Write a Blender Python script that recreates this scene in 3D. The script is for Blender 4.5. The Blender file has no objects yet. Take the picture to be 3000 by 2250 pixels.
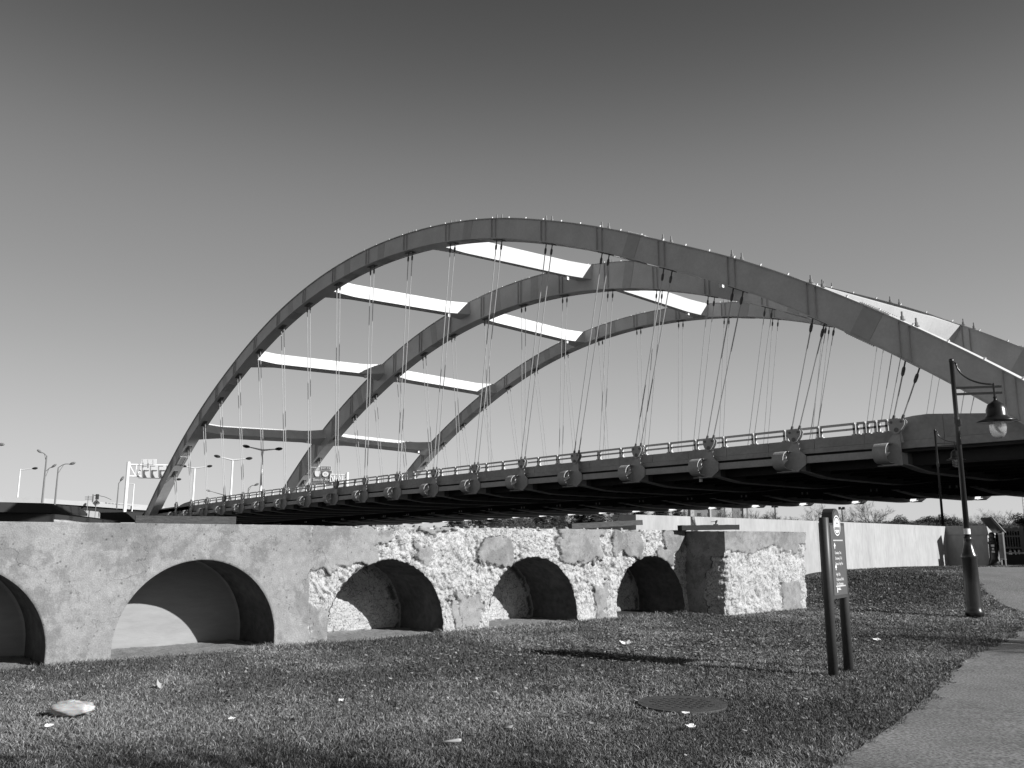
import bpy, math, random
import numpy as np
from mathutils import Vector, Matrix, noise as mn

random.seed(7)
RNG = np.random.default_rng(11)
scene = bpy.context.scene
R = math.radians

# ------------------------------------------------------------------ camera
YAW, PITCH, ROLL, FPX, CZ = -0.8698, math.atan((1578.9-1125)/2497.3), 0.0020, 2497.3, 1.6
fwd_h = np.array([math.sin(YAW), math.cos(YAW), 0.0])
rt_h = np.array([math.cos(YAW), -math.sin(YAW), 0.0])
UPV = np.array([0, 0, 1.0])
Fv = fwd_h*math.cos(PITCH) + UPV*math.sin(PITCH)
Uv = UPV*math.cos(PITCH) - fwd_h*math.sin(PITCH)
Rv = rt_h*math.cos(ROLL) + Uv*math.sin(ROLL)
Uv2 = Uv*math.cos(ROLL) - rt_h*math.sin(ROLL)
cam_d = bpy.data.cameras.new('camera')
cam = bpy.data.objects.new('camera', cam_d)
scene.collection.objects.link(cam)
M = Matrix(((Rv[0], Uv2[0], -Fv[0], 0), (Rv[1], Uv2[1], -Fv[1], 0), (Rv[2], Uv2[2], -Fv[2], CZ), (0, 0, 0, 1)))
cam.matrix_world = M
cam_d.sensor_width = 36.0
cam_d.lens = 36.0*FPX/3000.0
cam_d.clip_start = 0.1
cam_d.clip_end = 6000
scene.camera = cam

# ------------------------------------------------------------------ light
SUN_EL = math.atan(0.458)
SUN_AZ = math.atan2(0.935, 0.355)         # clockwise from +Y
world = bpy.data.worlds.new('World'); scene.world = world
world.use_nodes = True
nt = world.node_tree; nt.nodes.clear()
sky = nt.nodes.new('ShaderNodeTexSky'); sky.sky_type = 'NISHITA'
sky.sun_disc = False; sky.sun_elevation = SUN_EL; sky.sun_rotation = SUN_AZ
sky.air_density = 1.0; sky.dust_density = 1.0; sky.ozone_density = 2.0; sky.altitude = 150
sep = nt.nodes.new('ShaderNodeSeparateColor')      # black-and-white film behind a red filter
bg = nt.nodes.new('ShaderNodeBackground'); bg.inputs[1].default_value = 0.10
wo = nt.nodes.new('ShaderNodeOutputWorld')
nt.links.new(sky.outputs[0], sep.inputs[0])
tcw = nt.nodes.new('ShaderNodeTexCoord'); sx_ = nt.nodes.new('ShaderNodeSeparateXYZ'); nt.links.new(tcw.outputs['Generated'], sx_.inputs[0])
ramp_w = nt.nodes.new('ShaderNodeValToRGB'); cr_ = ramp_w.color_ramp; cr_.interpolation = 'B_SPLINE'
def lin(c): c /= 255.0; return ((c+0.055)/1.055)**2.4 if c > 0.04 else c/12.92
GRAD = [(0, 212), (3, 206), (6, 197), (9, 184), (12, 171), (16, 153), (20, 142), (24, 126), (28, 103), (32, 83), (36, 72), (50, 50), (88, 40)]
while len(cr_.elements) < len(GRAD): cr_.elements.new(0.5)
for e_, (el_, c_) in zip(cr_.elements, GRAD):
    e_.position = math.sin(R(el_)); g_ = lin(c_); e_.color = (g_, g_, g_, 1)
mw = nt.nodes.new('ShaderNodeMath'); mw.operation = 'MULTIPLY_ADD'; mw.inputs[1].default_value = 0.12
m2 = nt.nodes.new('ShaderNodeMath'); m2.operation = 'MULTIPLY'; m2.inputs[1].default_value = 6.5
nt.links.new(sx_.outputs[2], ramp_w.inputs[0]); nt.links.new(ramp_w.outputs[0], m2.inputs[0])
nt.links.new(sep.outputs[0], mw.inputs[0]); nt.links.new(m2.outputs[0], mw.inputs[2])
nt.links.new(mw.outputs[0], bg.inputs[0]); nt.links.new(bg.outputs[0], wo.inputs[0])
sun_d = bpy.data.lights.new('sun', 'SUN'); sun_d.energy = 5.0; sun_d.angle = R(0.5); sun_d.color = (1, 1, 1)
sun = bpy.data.objects.new('sun', sun_d); scene.collection.objects.link(sun)
sdir = Vector((math.sin(SUN_AZ)*math.cos(SUN_EL), math.cos(SUN_AZ)*math.cos(SUN_EL), math.sin(SUN_EL)))
sun.rotation_euler = sdir.to_track_quat('Z', 'Y').to_euler()
sun.location = (30, 10, 60)
scene.view_settings.view_transform = 'Standard'
scene.view_settings.look = 'None'
scene.view_settings.exposure = 0.45
scene.view_settings.gamma = 1.0
scene.view_settings.use_curve_mapping = False
scene.render.engine = 'CYCLES'
scene.render.resolution_x = 1024; scene.render.resolution_y = 768
scene.cycles.max_bounces = 6

# ------------------------------------------------------------------ helpers
def P(u, v, D):
    """Survey point: bearing (u,v) of the photograph at horizontal forward distance D metres."""
    d = Fv + Rv*(u-1500)/FPX - Uv2*(v-1125)/FPX
    t = D/float(d @ fwd_h)
    p = np.array([0, 0, CZ]) + d*t
    return Vector((float(p[0]), float(p[1]), float(p[2])))

def ss(a, b, x):
    t = min(1, max(0, (x-a)/(b-a))); return t*t*(3-2*t)

def vss(a, b, x):
    t = np.clip((x-a)/(b-a), 0, 1); return t*t*(3-2*t)

class MB:
    def __init__(s): s.v = []; s.f = []
    def add(s, vs, fs):
        n = len(s.v); s.v += [tuple(v) for v in vs]; s.f += [tuple(i+n for i in f) for f in fs]; return s
    def hexa(s, p):   # p: 8 points, bottom ccw 0-3, top 4-7
        return s.add(p, [(3,2,1,0),(4,5,6,7),(0,1,5,4),(1,2,6,5),(2,3,7,6),(3,0,4,7)])
    def box(s, x0, x1, y0, y1, z0, z1):
        return s.hexa([(x0,y0,z0),(x1,y0,z0),(x1,y1,z0),(x0,y1,z0),(x0,y0,z1),(x1,y0,z1),(x1,y1,z1),(x0,y1,z1)])
    def beam(s, a, b, w, h, up=(0,0,1)):  # box along a-b, w across, h up, centred
        a = Vector(a); b = Vector(b); d = (b-a).normalized(); u = Vector(up)
        r = d.cross(u)
        if r.length < 1e-5: r = d.cross(Vector((0,1,0)))
        r.normalize(); u = r.cross(d).normalized()
        r = r*w/2; u = u*h/2
        return s.hexa([a-r-u, a+r-u, b+r-u, b-r-u, a-r+u, a+r+u, b+r+u, b-r+u])
    def prism(s, pts, o, ax, ay, n):  # polygon in plane (ax,ay) at o, extruded by vector n
        o = Vector(o); ax = Vector(ax); ay = Vector(ay); n = Vector(n); k = len(pts)
        lo = [o+ax*p[0]+ay*p[1] for p in pts]; hi = [p+n for p in lo]
        fs = [tuple(range(k))[::-1], tuple(range(k, 2*k))] + [(i, (i+1) % k, (i+1) % k+k, i+k) for i in range(k)]
        return s.add(lo+hi, fs)
    def tube(s, pts, rad, n=8, cap=True):
        pts = [Vector(p) for p in pts]
        if not hasattr(rad, '__len__'): rad = [rad]*len(pts)
        rings = []; prev = None
        for i, p in enumerate(pts):
            d = (pts[min(i+1, len(pts)-1)]-pts[max(i-1, 0)])
            d = d.normalized() if d.length > 1e-9 else Vector((0,0,1))
            if prev is None:
                a = d.orthogonal().normalized()
            else:
                a = (prev-d*prev.dot(d))
                a = a.normalized() if a.length > 1e-6 else d.orthogonal().normalized()
            prev = a; b = d.cross(a)
            rings.append([p+(a*math.cos(2*math.pi*j/n)+b*math.sin(2*math.pi*j/n))*rad[i] for j in range(n)])
        vs = [q for r in rings for q in r]; fs = []
        for i in range(len(pts)-1):
            for j in range(n):
                k = (j+1) % n; fs.append((i*n+j, i*n+k, (i+1)*n+k, (i+1)*n+j))
        if cap: fs.append(tuple(range(n))[::-1]); fs.append(tuple((len(pts)-1)*n+j for j in range(n)))
        return s.add(vs, fs)
    def lathe(s, prof, c=(0,0,0), n=24):  # prof [(r,z)]
        return s.tube([(c[0], c[1], c[2]+z) for r, z in prof], [max(r, 1e-4) for r, z in prof], n)
    def sweep(s, rings, cap=True):
        n = len(rings[0]); vs = [q for r in rings for q in r]; fs = []
        for i in range(len(rings)-1):
            for j in range(n):
                k = (j+1) % n; fs.append((i*n+j, i*n+k, (i+1)*n+k, (i+1)*n+j))
        if cap: fs.append(tuple(range(n))[::-1]); fs.append(tuple((len(rings)-1)*n+j for j in range(n)))
        return s.add(vs, fs)
    def mesh(s, name, mat=None, smooth=False):
        me = bpy.data.meshes.new(name); me.from_pydata(s.v, [], s.f); me.validate()
        if mat: me.materials.append(mat)
        if smooth: me.shade_smooth()
        return me
    def obj(s, name, mat=None, parent=None, smooth=False, **kw):
        return link(name, s.mesh(name, mat, smooth), parent, **kw)

col = scene.collection
def link(name, data, parent=None, loc=None, label=None, cat=None, group=None, kind=None, mat=None):
    o = bpy.data.objects.new(name, data); col.objects.link(o)
    if parent is not None:
        o.parent = parent
        o.matrix_parent_inverse = parent.matrix_basis.inverted()
    if mat is not None: o.matrix_basis = mat
    elif loc is not None: o.location = loc
    for k, x in (('label', label), ('category', cat), ('group', group), ('kind', kind)):
        if x: o[k] = x
    return o
def thing(name, label, cat, loc=(0,0,0), rz=0, group=None):
    return link(name, None, None, label=label, cat=cat, group=group, mat=Matrix.Translation(loc) @ Matrix.Rotation(rz, 4, 'Z'))
def copy_tree(o, mat=None, label=None):
    c = o.copy(); col.objects.link(c)
    if label: c['label'] = label
    for ch in o.children:
        d = ch.copy(); col.objects.link(d); d.parent = c
        for g in ch.children:
            e = g.copy(); col.objects.link(e); e.parent = d
    if mat is not None: c.matrix_basis = mat
    return c
def np_mesh(name, co, tris, mat, cols=None):
    """fast triangle mesh; cols: per-vertex float attribute 'tone'"""
    me = bpy.data.meshes.new(name)
    me.vertices.add(len(co)); me.vertices.foreach_set('co', np.asarray(co, np.float32).ravel())
    k = tris.shape[1]
    me.loops.add(tris.size); me.loops.foreach_set('vertex_index', tris.astype(np.int32).ravel())
    me.polygons.add(len(tris)); me.polygons.foreach_set('loop_start', np.arange(len(tris), dtype=np.int32)*k)
    if cols is not None:
        at = me.attributes.new('tone', 'FLOAT', 'POINT'); at.data.foreach_set('value', np.asarray(cols, np.float32))
    me.update(calc_edges=True); me.validate()
    me.materials.append(mat)
    return me

# ------------------------------------------------------------------ materials (all grey: a black-and-white picture)
def mat(name, base, rough=0.7, var=0.0, scale=3.0, detail=6, bump=0.0, bscale=40, metal=0.0, spec=0.4, second=None, stretch=None):
    m = bpy.data.materials.new(name); m.use_nodes = True
    t = m.node_tree; b = t.nodes['Principled BSDF']
    b.inputs['Base Color'].default_value = (base, base, base, 1)
    b.inputs['Roughness'].default_value = rough; b.inputs['Metallic'].default_value = metal
    b.inputs['Specular IOR Level'].default_value = spec
    tc = t.nodes.new('ShaderNodeTexCoord'); src = tc.outputs['Object']
    geo = t.nodes.new('ShaderNodeNewGeometry'); src = geo.outputs['Position']
    if stretch:
        mp = t.nodes.new('ShaderNodeMapping'); mp.inputs['Scale'].default_value = stretch
        t.links.new(src, mp.inputs[0]); src = mp.outputs[0]
    if var > 0:
        n = t.nodes.new('ShaderNodeTexNoise'); n.inputs['Scale'].default_value = scale; n.inputs['Detail'].default_value = detail
        n.inputs['Roughness'].default_value = 0.62
        t.links.new(src, n.inputs['Vector'])
        r = t.nodes.new('ShaderNodeMapRange'); r.inputs[1].default_value = 0.3; r.inputs[2].default_value = 0.7
        r.inputs[3].default_value = base*(1-var); r.inputs[4].default_value = base*(1+var)
        t.links.new(n.outputs[0], r.inputs[0])
        out = r.outputs[0]
        if second:
            n2 = t.nodes.new('ShaderNodeTexNoise'); n2.inputs['Scale'].default_value = second[0]; n2.inputs['Detail'].default_value = 3
            t.links.new(src, n2.inputs['Vector'])
            r2 = t.nodes.new('ShaderNodeMapRange'); r2.inputs[1].default_value = 0.3; r2.inputs[2].default_value = 0.7
            r2.inputs[3].default_value = 1-second[1]; r2.inputs[4].default_value = 1+second[1]
            t.links.new(n2.outputs[0], r2.inputs[0])
            mu = t.nodes.new('ShaderNodeMath'); mu.operation = 'MULTIPLY'
            t.links.new(out, mu.inputs[0]); t.links.new(r2.outputs[0], mu.inputs[1]); out = mu.outputs[0]
        t.links.new(out, b.inputs['Base Color'])
    if bump > 0:
        nb = t.nodes.new('ShaderNodeTexNoise'); nb.inputs['Scale'].default_value = bscale; nb.inputs['Detail'].default_value = 4
        t.links.new(src, nb.inputs['Vector'])
        bp = t.nodes.new('ShaderNodeBump'); bp.inputs['Strength'].default_value = bump; bp.inputs['Distance'].default_value = 0.02
        t.links.new(nb.outputs[0], bp.inputs['Height']); t.links.new(bp.outputs[0], b.inputs['Normal'])
    return m

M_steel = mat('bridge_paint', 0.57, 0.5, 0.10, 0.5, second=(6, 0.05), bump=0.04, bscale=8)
M_out = mat('outrigger_paint', 0.40, 0.5, 0.12, 0.9, second=(7, 0.08), bump=0.05, bscale=8)
M_web_shade = mat('shaded_beam_web', 0.16, 0.6, 0.12, 0.9)  # bridge paint darkened: shade under the deck is put into the colour
M_splice = mat('splice_paint', 0.46, 0.55, 0.08, 2.0)
M_steel_d = mat('hanger_steel', 0.10, 0.45, 0.2, 4.0)
M_cable = mat('galvanised_cable', 0.46, 0.38, 0.1, 1.0, metal=0.45)
M_white = mat('white_steel', 0.75, 0.5, 0.05, 2.0)
M_parapet = mat('parapet_concrete', 0.38, 0.85, 0.14, 0.8, second=(5, 0.10), bump=0.15, bscale=12)
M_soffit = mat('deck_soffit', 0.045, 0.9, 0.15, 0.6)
M_pale = mat('pale_concrete', 0.335, 0.85, 0.13, 1.1, second=(8, 0.09), bump=0.12, bscale=20, stretch=(1, 1, 0.35))
M_black = mat('black_paint', 0.018, 0.28, 0.25, 20, spec=0.6)
M_sign = mat('sign_brown', 0.05, 0.45, 0.1, 8)
M_signf = mat('sign_face', 0.085, 0.5, 0.06, 5)
M_print = mat('white_print', 0.75, 0.6)
M_asphalt = mat('path_asphalt', 0.205, 0.95, 0.18, 1.2, second=(42, 0.6), bump=0.7, bscale=180)
M_soil = mat('soil', 0.032, 1.0, 0.35, 2.5, second=(25, 0.3), bump=0.8, bscale=60)
M_farland = mat('far_land', 0.05, 1.0, 0.3, 0.05)
M_water = mat('river_water', 0.045, 0.15, 0.0, spec=0.5, bump=0.3, bscale=1.2)
M_wood = mat('weathered_timber', 0.06, 0.9, 0.35, 6, stretch=(8, 1, 8), bump=0.5, bscale=30)
M_wood2 = mat('tarred_timber', 0.016, 0.8, 0.35, 6, stretch=(8, 1, 8), bump=0.5, bscale=30)
M_iron = mat('cast_iron', 0.062, 0.6, 0.25, 12, bump=0.3, bscale=60)
M_bark = mat('bark', 0.10, 0.95, 0.3, 3)
M_barkp = mat('pale_bark', 0.26, 0.95, 0.3, 3)
M_twig = mat('twigs', 0.13, 1.0, 0.3, 0.4)
M_ever = mat('evergreen', 0.035, 0.9, 0.5, 0.6)
M_shrub = mat('winter_shrub', 0.085, 0.95, 0.4, 0.4)
M_highway = mat('highway_concrete', 0.42, 0.9, 0.08, 0.2)
M_girder = mat('dark_metal_and_shade', 0.02, 0.8, 0.2, 0.3)  # near black: shadow on the overpass girders painted in; also plain dark fittings
M_pole = mat('grey_pole', 0.16, 0.6, 0.1, 1)
M_brick = mat('tower_brick', 0.22, 0.9, 0.1, 0.1)
M_towerw = mat('tower_render', 0.5, 0.9, 0.08, 0.1)
M_window = mat('window_dark', 0.06, 0.2, 0.0)
M_green = mat('guide_sign_green', 0.16, 0.5, 0.04, 1)

m = bpy.data.materials.new('lamp_globe'); m.use_nodes = True; b = m.node_tree.nodes['Principled BSDF']
b.inputs['Base Color'].default_value = (0.8, 0.8, 0.8, 1); b.inputs['Transmission Weight'].default_value = 0.85
b.inputs['Roughness'].default_value = 0.18; b.inputs['IOR'].default_value = 1.25
M_globe = m
m = bpy.data.materials.new('plastic_bag'); m.use_nodes = True; b = m.node_tree.nodes['Principled BSDF']
b.inputs['Base Color'].default_value = (0.42, 0.42, 0.42, 1); b.inputs['Roughness'].default_value = 0.35
b.inputs['Subsurface Weight'].default_value = 0.2
M_bag = m

def tone_mat(name, lo, hi, rough=0.8, trans=0.0):
    m = bpy.data.materials.new(name); m.use_nodes = True; t = m.node_tree; b = t.nodes['Principled BSDF']
    a = t.nodes.new('ShaderNodeAttribute'); a.attribute_name = 'tone'
    r = t.nodes.new('ShaderNodeMapRange'); r.inputs[3].default_value = lo; r.inputs[4].default_value = hi
    t.links.new(a.outputs['Fac'], r.inputs[0]); t.links.new(r.outputs[0], b.inputs['Base Color'])
    b.inputs['Roughness'].default_value = rough; b.inputs['Specular IOR Level'].default_value = 0.15
    return m
M_grass = tone_mat('grass', 0.062, 0.44)
M_leaf = tone_mat('dead_leaf', 0.08, 0.36)

def ruin_mat():
    """aged skin concrete (spall=0) and broken aggregate face (spall=1)"""
    m = bpy.data.materials.new('ruin_concrete'); m.use_nodes = True; t = m.node_tree; b = t.nodes['Principled BSDF']
    N = t.nodes.new; L = t.links.new
    geo = N('ShaderNodeNewGeometry'); at = N('ShaderNodeAttribute'); at.attribute_name = 'tone'
    def nz(s, d, lo, hi, a, c, rough=0.6):
        n = N('ShaderNodeTexNoise'); n.inputs['Scale'].default_value = s; n.inputs['Detail'].default_value = d; n.inputs['Roughness'].default_value = rough
        L(geo.outputs['Position'], n.inputs['Vector'])
        r = N('ShaderNodeMapRange'); r.inputs[1].default_value = lo; r.inputs[2].default_value = hi; r.inputs[3].default_value = a; r.inputs[4].default_value = c
        L(n.outputs[0], r.inputs[0]); return r.outputs[0]
    def mul(x, y):
        k = N('ShaderNodeMath'); k.operation = 'MULTIPLY'; L(x, k.inputs[0]); L(y, k.inputs[1]); return k.outputs[0]
    skin = mul(mul(nz(1.3, 9, 0.455, 0.505, 0.172, 0.235, .72), nz(9, 5, 0.3, 0.7, 0.84, 1.14)), nz(60, 3, 0.35, 0.65, 0.82, 1.14))
    skin = mul(skin, nz(0.7, 4, 0.35, 0.65, 0.88, 1.12))
    vo = N('ShaderNodeTexVoronoi'); vo.inputs['Scale'].default_value = 12; L(geo.outputs['Position'], vo.inputs['Vector'])
    pit = N('ShaderNodeMapRange'); pit.inputs[1].default_value = 0.10; pit.inputs[2].default_value = 0.22; pit.inputs[3].default_value = 0.45; pit.inputs[4].default_value = 1.0
    L(vo.outputs['Distance'], pit.inputs[0])
    sparse = N('ShaderNodeTexNoise'); sparse.inputs['Scale'].default_value = 5; L(geo.outputs['Position'], sparse.inputs['Vector'])
    sp = N('ShaderNodeMapRange'); sp.inputs[1].default_value = 0.5; sp.inputs[2].default_value = 0.56; L(sparse.outputs[0], sp.inputs[0])
    pm = N('ShaderNodeMix'); pm.data_type = 'FLOAT'; pm.inputs[2].default_value = 1.0; L(sp.outputs[0], pm.inputs[0]); L(pit.outputs[0], pm.inputs[3])
    skin = mul(skin, pm.outputs[0])
    rough = mul(nz(3, 6, 0.35, 0.65, 0.36, 0.47), nz(26, 5, 0.34, 0.48, 0.45, 1.06, .7))
    def cracks(s, wd, dark, d=4):
        n = N('ShaderNodeTexNoise'); n.inputs['Scale'].default_value = s; n.inputs['Detail'].default_value = d; n.inputs['Distortion'].default_value = 0.6
        L(geo.outputs['Position'], n.inputs['Vector'])
        a = N('ShaderNodeMath'); a.operation = 'SUBTRACT'; L(n.outputs[0], a.inputs[0]); a.inputs[1].default_value = 0.5
        c = N('ShaderNodeMath'); c.operation = 'ABSOLUTE'; L(a.outputs[0], c.inputs[0])
        r = N('ShaderNodeMapRange'); r.inputs[1].default_value = 0.0; r.inputs[2].default_value = wd; r.inputs[3].default_value = dark; r.inputs[4].default_value = 1.0
        L(c.outputs[0], r.inputs[0]); return r.outputs[0]
    rough = mul(mul(rough, cracks(4.5, 0.014, 0.22)), cracks(10, 0.022, 0.42))
    skin = mul(skin, cracks(0.9, 0.0022, 0.45, 7))
    mx = N('ShaderNodeMix'); mx.data_type = 'FLOAT'; L(at.outputs['Fac'], mx.inputs[0]); L(skin, mx.inputs[2]); L(rough, mx.inputs[3])
    # broken dark lip where skin meets spall
    e1 = N('ShaderNodeMath'); e1.operation = 'SUBTRACT'; L(at.outputs['Fac'], e1.inputs[0]); e1.inputs[1].default_value = 0.55
    e2 = N('ShaderNodeMath'); e2.operation = 'ABSOLUTE'; L(e1.outputs[0], e2.inputs[0])
    e3 = N('ShaderNodeMapRange'); e3.inputs[1].default_value = 0.0; e3.inputs[2].default_value = 0.40; e3.inputs[3].default_value = 0.0; e3.inputs[4].default_value = 1.0; L(e2.outputs[0], e3.inputs[0])
    e4 = N('ShaderNodeMath'); e4.operation = 'MAXIMUM'; L(e3.outputs[0], e4.inputs[0]); L(nz(3.5, 3, 0.47, 0.53, 0.25, 1.0), e4.inputs[1])
    L(mul(mx.outputs[0], e4.outputs[0]), b.inputs['Base Color']); b.inputs['Roughness'].default_value = 0.95
    nb = N('ShaderNodeTexNoise'); nb.inputs['Scale'].default_value = 45; nb.inputs['Detail'].default_value = 5; L(geo.outputs['Position'], nb.inputs['Vector'])
    st = N('ShaderNodeMapRange'); st.inputs[3].default_value = 0.25; st.inputs[4].default_value = 0.9; L(at.outputs['Fac'], st.inputs[0])
    bp = N('ShaderNodeBump'); bp.inputs['Distance'].default_value = 0.02; L(st.outputs[0], bp.inputs['Strength'])
    L(nb.outputs[0], bp.inputs['Height']); L(bp.outputs[0], b.inputs['Normal'])
    return m
M_ruin = ruin_mat()
M_soffit_shade = mat('shaded_soffit', 0.085, 0.95, 0.35, 1.5, second=(9, 0.25), bump=0.5, bscale=30)  # near-black soffit: the shade inside the niches is put into the colour
M_backw = mat('niche_back_concrete', 0.27, 0.9, 0.08, 1.2, second=(8, 0.06), bump=0.15, bscale=30, stretch=(1, 0.6, 2.5))
M_debris = mat('concrete_debris', 0.24, 0.95, 0.3, 14, second=(60, 0.25), bump=0.6, bscale=60)

# ------------------------------------------------------------------ terrain
def gh(x, y):
    x = np.asarray(x, float); y = np.asarray(y, float)
    g = 0.62*vss(0, 1, (y-18.8-0.55*(np.maximum(x, -14)+14))/6.2) - 0.12*vss(30, 40, y) - 0.08*vss(-11.5, -8, x)*vss(12, 19, y)*(1-vss(23, 27, y))
    bank = vss(-24, -17.5, x)                      # 1 on the near bank
    far = vss(-138, -150, x) if False else np.clip((-138-x)/14.0, 0, 1)
    g = g*bank - 4.5*(1-bank)*(1-far) + far*2.5
    g = g + 0.02*np.sin(x*1.3+0.4)*np.cos(y*0.9)*vss(30, 5, np.hypot(x, y)) if True else g
    return g
def ghs(x, y): return float(gh(x, y))

xs = np.concatenate([np.array([-3000, -1500, -800, -400, -250, -200, -170]), np.arange(-155, -30, 5), np.arange(-30, 12, 0.5), np.array([14, 20, 30, 60, 120, 400, 1500])])
ys = np.concatenate([np.array([-2000, -600, -200, -80, -40, -20, -10]), np.arange(-5, 45, 0.5), np.array([50, 60, 80, 100, 130, 200, 400, 900, 3000])])
XX, YY = np.meshgrid(xs, ys, indexing='ij'); ZZ = gh(XX, YY)
co = np.stack([XX.ravel(), YY.ravel(), ZZ.ravel()], 1)
ni, nj = len(xs), len(ys); I, J = np.meshgrid(np.arange(ni-1), np.arange(nj-1), indexing='ij')
q = np.stack([I*nj+J, (I+1)*nj+J, (I+1)*nj+J+1, I*nj+J+1], -1).reshape(-1, 4)
link('ground', np_mesh('ground', co, q, M_soil), kind='structure')
MB().add([(-150, -2000, -3.2), (-17, -2000, -3.2), (-17, 2500, -3.2), (-150, 2500, -3.2)], [(0,1,2,3)]).obj('river', M_water, kind='structure')

# path: a sheet whose left edge was surveyed, following the ground
edge = [(-2.9, -6), (-3.0, 0), (-3.15, 3), (-3.36, 5.5), (-3.66, 6.9), (-3.94, 8.0), (-4.24, 9.1), (-4.68, 10.6), (-5.2, 12.4), (-5.69, 14.5), (-6.16, 16.6),
        (-6.6, 18.3), (-7.2, 20.4), (-8.07, 22.5), (-8.75, 23.2), (-9.7, 24.5), (-11.3, 27.6), (-12.9, 31), (-14.0, 34), (-14.3, 37), (-13.6, 38.6), (-13.6, 60)]
def edge_x(y):
    return np.interp(y, [e[1] for e in edge], [e[0] for e in edge])
pv = []; yy = np.arange(-6, 60, 0.25); offs = [0, 0.5, 1.5, 3, 5, 8, 12]
for y in yy:
    ex = float(edge_x(y)) + 0.07*mn.noise(Vector((0, y*2.2, 3))) + 0.05*mn.noise(Vector((4, y*7, 3)))
    w = 3.4 if y < 18 else 3.4+ (y-18)*0.5
    for o in offs: pv.append((ex+o*min(1, w/5.0), y, ghs(ex+o*min(1, w/5.0), y)+0.012))
n = len(offs)
MB().add(pv, [(i*n+j, i*n+j+1, (i+1)*n+j+1, (i+1)*n+j) for i in range(len(yy)-1) for j in range(n-1)]).obj('path', M_asphalt, kind='structure')

# ------------------------------------------------------------------ ruined arcade wall
XW = -12.2; TOP = 1.80
def fbm(p, o=4, h=0.6): return mn.fractal(p, h, 2.1, o)
PATCH = [  # intact skin patches in (y, z): centre, half sizes, depth factor
    (6.85, 1.48, .62, .36), (7.25, 1.65, .50, .16), (8.42, 1.38, .19, .11), (10.0, 1.38, .36, .26), (12.1, 1.62, .66, .20), (12.15, 1.30, .58, .15),
    (13.45, 1.50, .45, .27), (9.37, .38, .26, .30), (15.0, 1.62, .34, .22), (8.7, 1.76, .40, .05), (6.43, .26, .17, .30), (9.0, .30, .1, .2), (14.75, 1.32, .24, .20),
    (12.65, .35, .20, .38)]
def spall(y, z):
    if y < 6.26: return 0.0
    if y > 15.35: return None
    w = 0.17*fbm(Vector((y*2.2, z*2.2, 1.7)), 5); w2 = 0.17*fbm(Vector((y*2.2+9, z*2.2, 5.7)), 5)
    d = 9
    for (a, b_, ry, rz) in PATCH:
        e = max(abs(y+w-a)/ry, abs(z+w2-b_)/rz)
        d = min(d, e)
    return 0.0 if d < 0.94 else (1.0 if d > 1.04 else (d-0.94)/0.10)
def wall_disp(y, z, m):
    base = 0.004*fbm(Vector((y*7, z*7, 0)), 3)
    if m <= 0:
        # cracks in the skin
        return base
    n1 = fbm(Vector((y*3.1, z*3.1, 2)), 3); n2 = mn.noise(Vector((y*17, z*17, 7))); n3 = mn.noise(Vector((y*38, z*38, 3)))
    edge_f = min(1.0, 0.25+z*1.2)
    pit = max(0.0, mn.noise(Vector((y*8+z*3, z*9-y*2, 31)))-0.22)
    def facet(sc_, k_):
        q_ = Vector((y*sc_, z*sc_, 3.3)); p_ = mn.voronoi(q_)[1][0]; r_ = mn.cell_vector(p_*7.31); e_ = q_-p_
        return k_*((r_.x-.5)*e_.x+(r_.y-.5)*e_.y)
    fc = facet(7, .085)+facet(17, .036)
    cr1 = max(0.0, 1-abs(mn.noise(Vector((y*5.5+z*1.5, z*6.5, 51))))*9); cr2 = max(0.0, 1-abs(mn.noise(Vector((y*13, z*11+y*3, 77))))*6)
    return m*(-0.050 - 0.040*n1 - 0.004*n3 - 0.10*pit - 0.024*cr1 - 0.010*cr2 + fc) * edge_f + base

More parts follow.
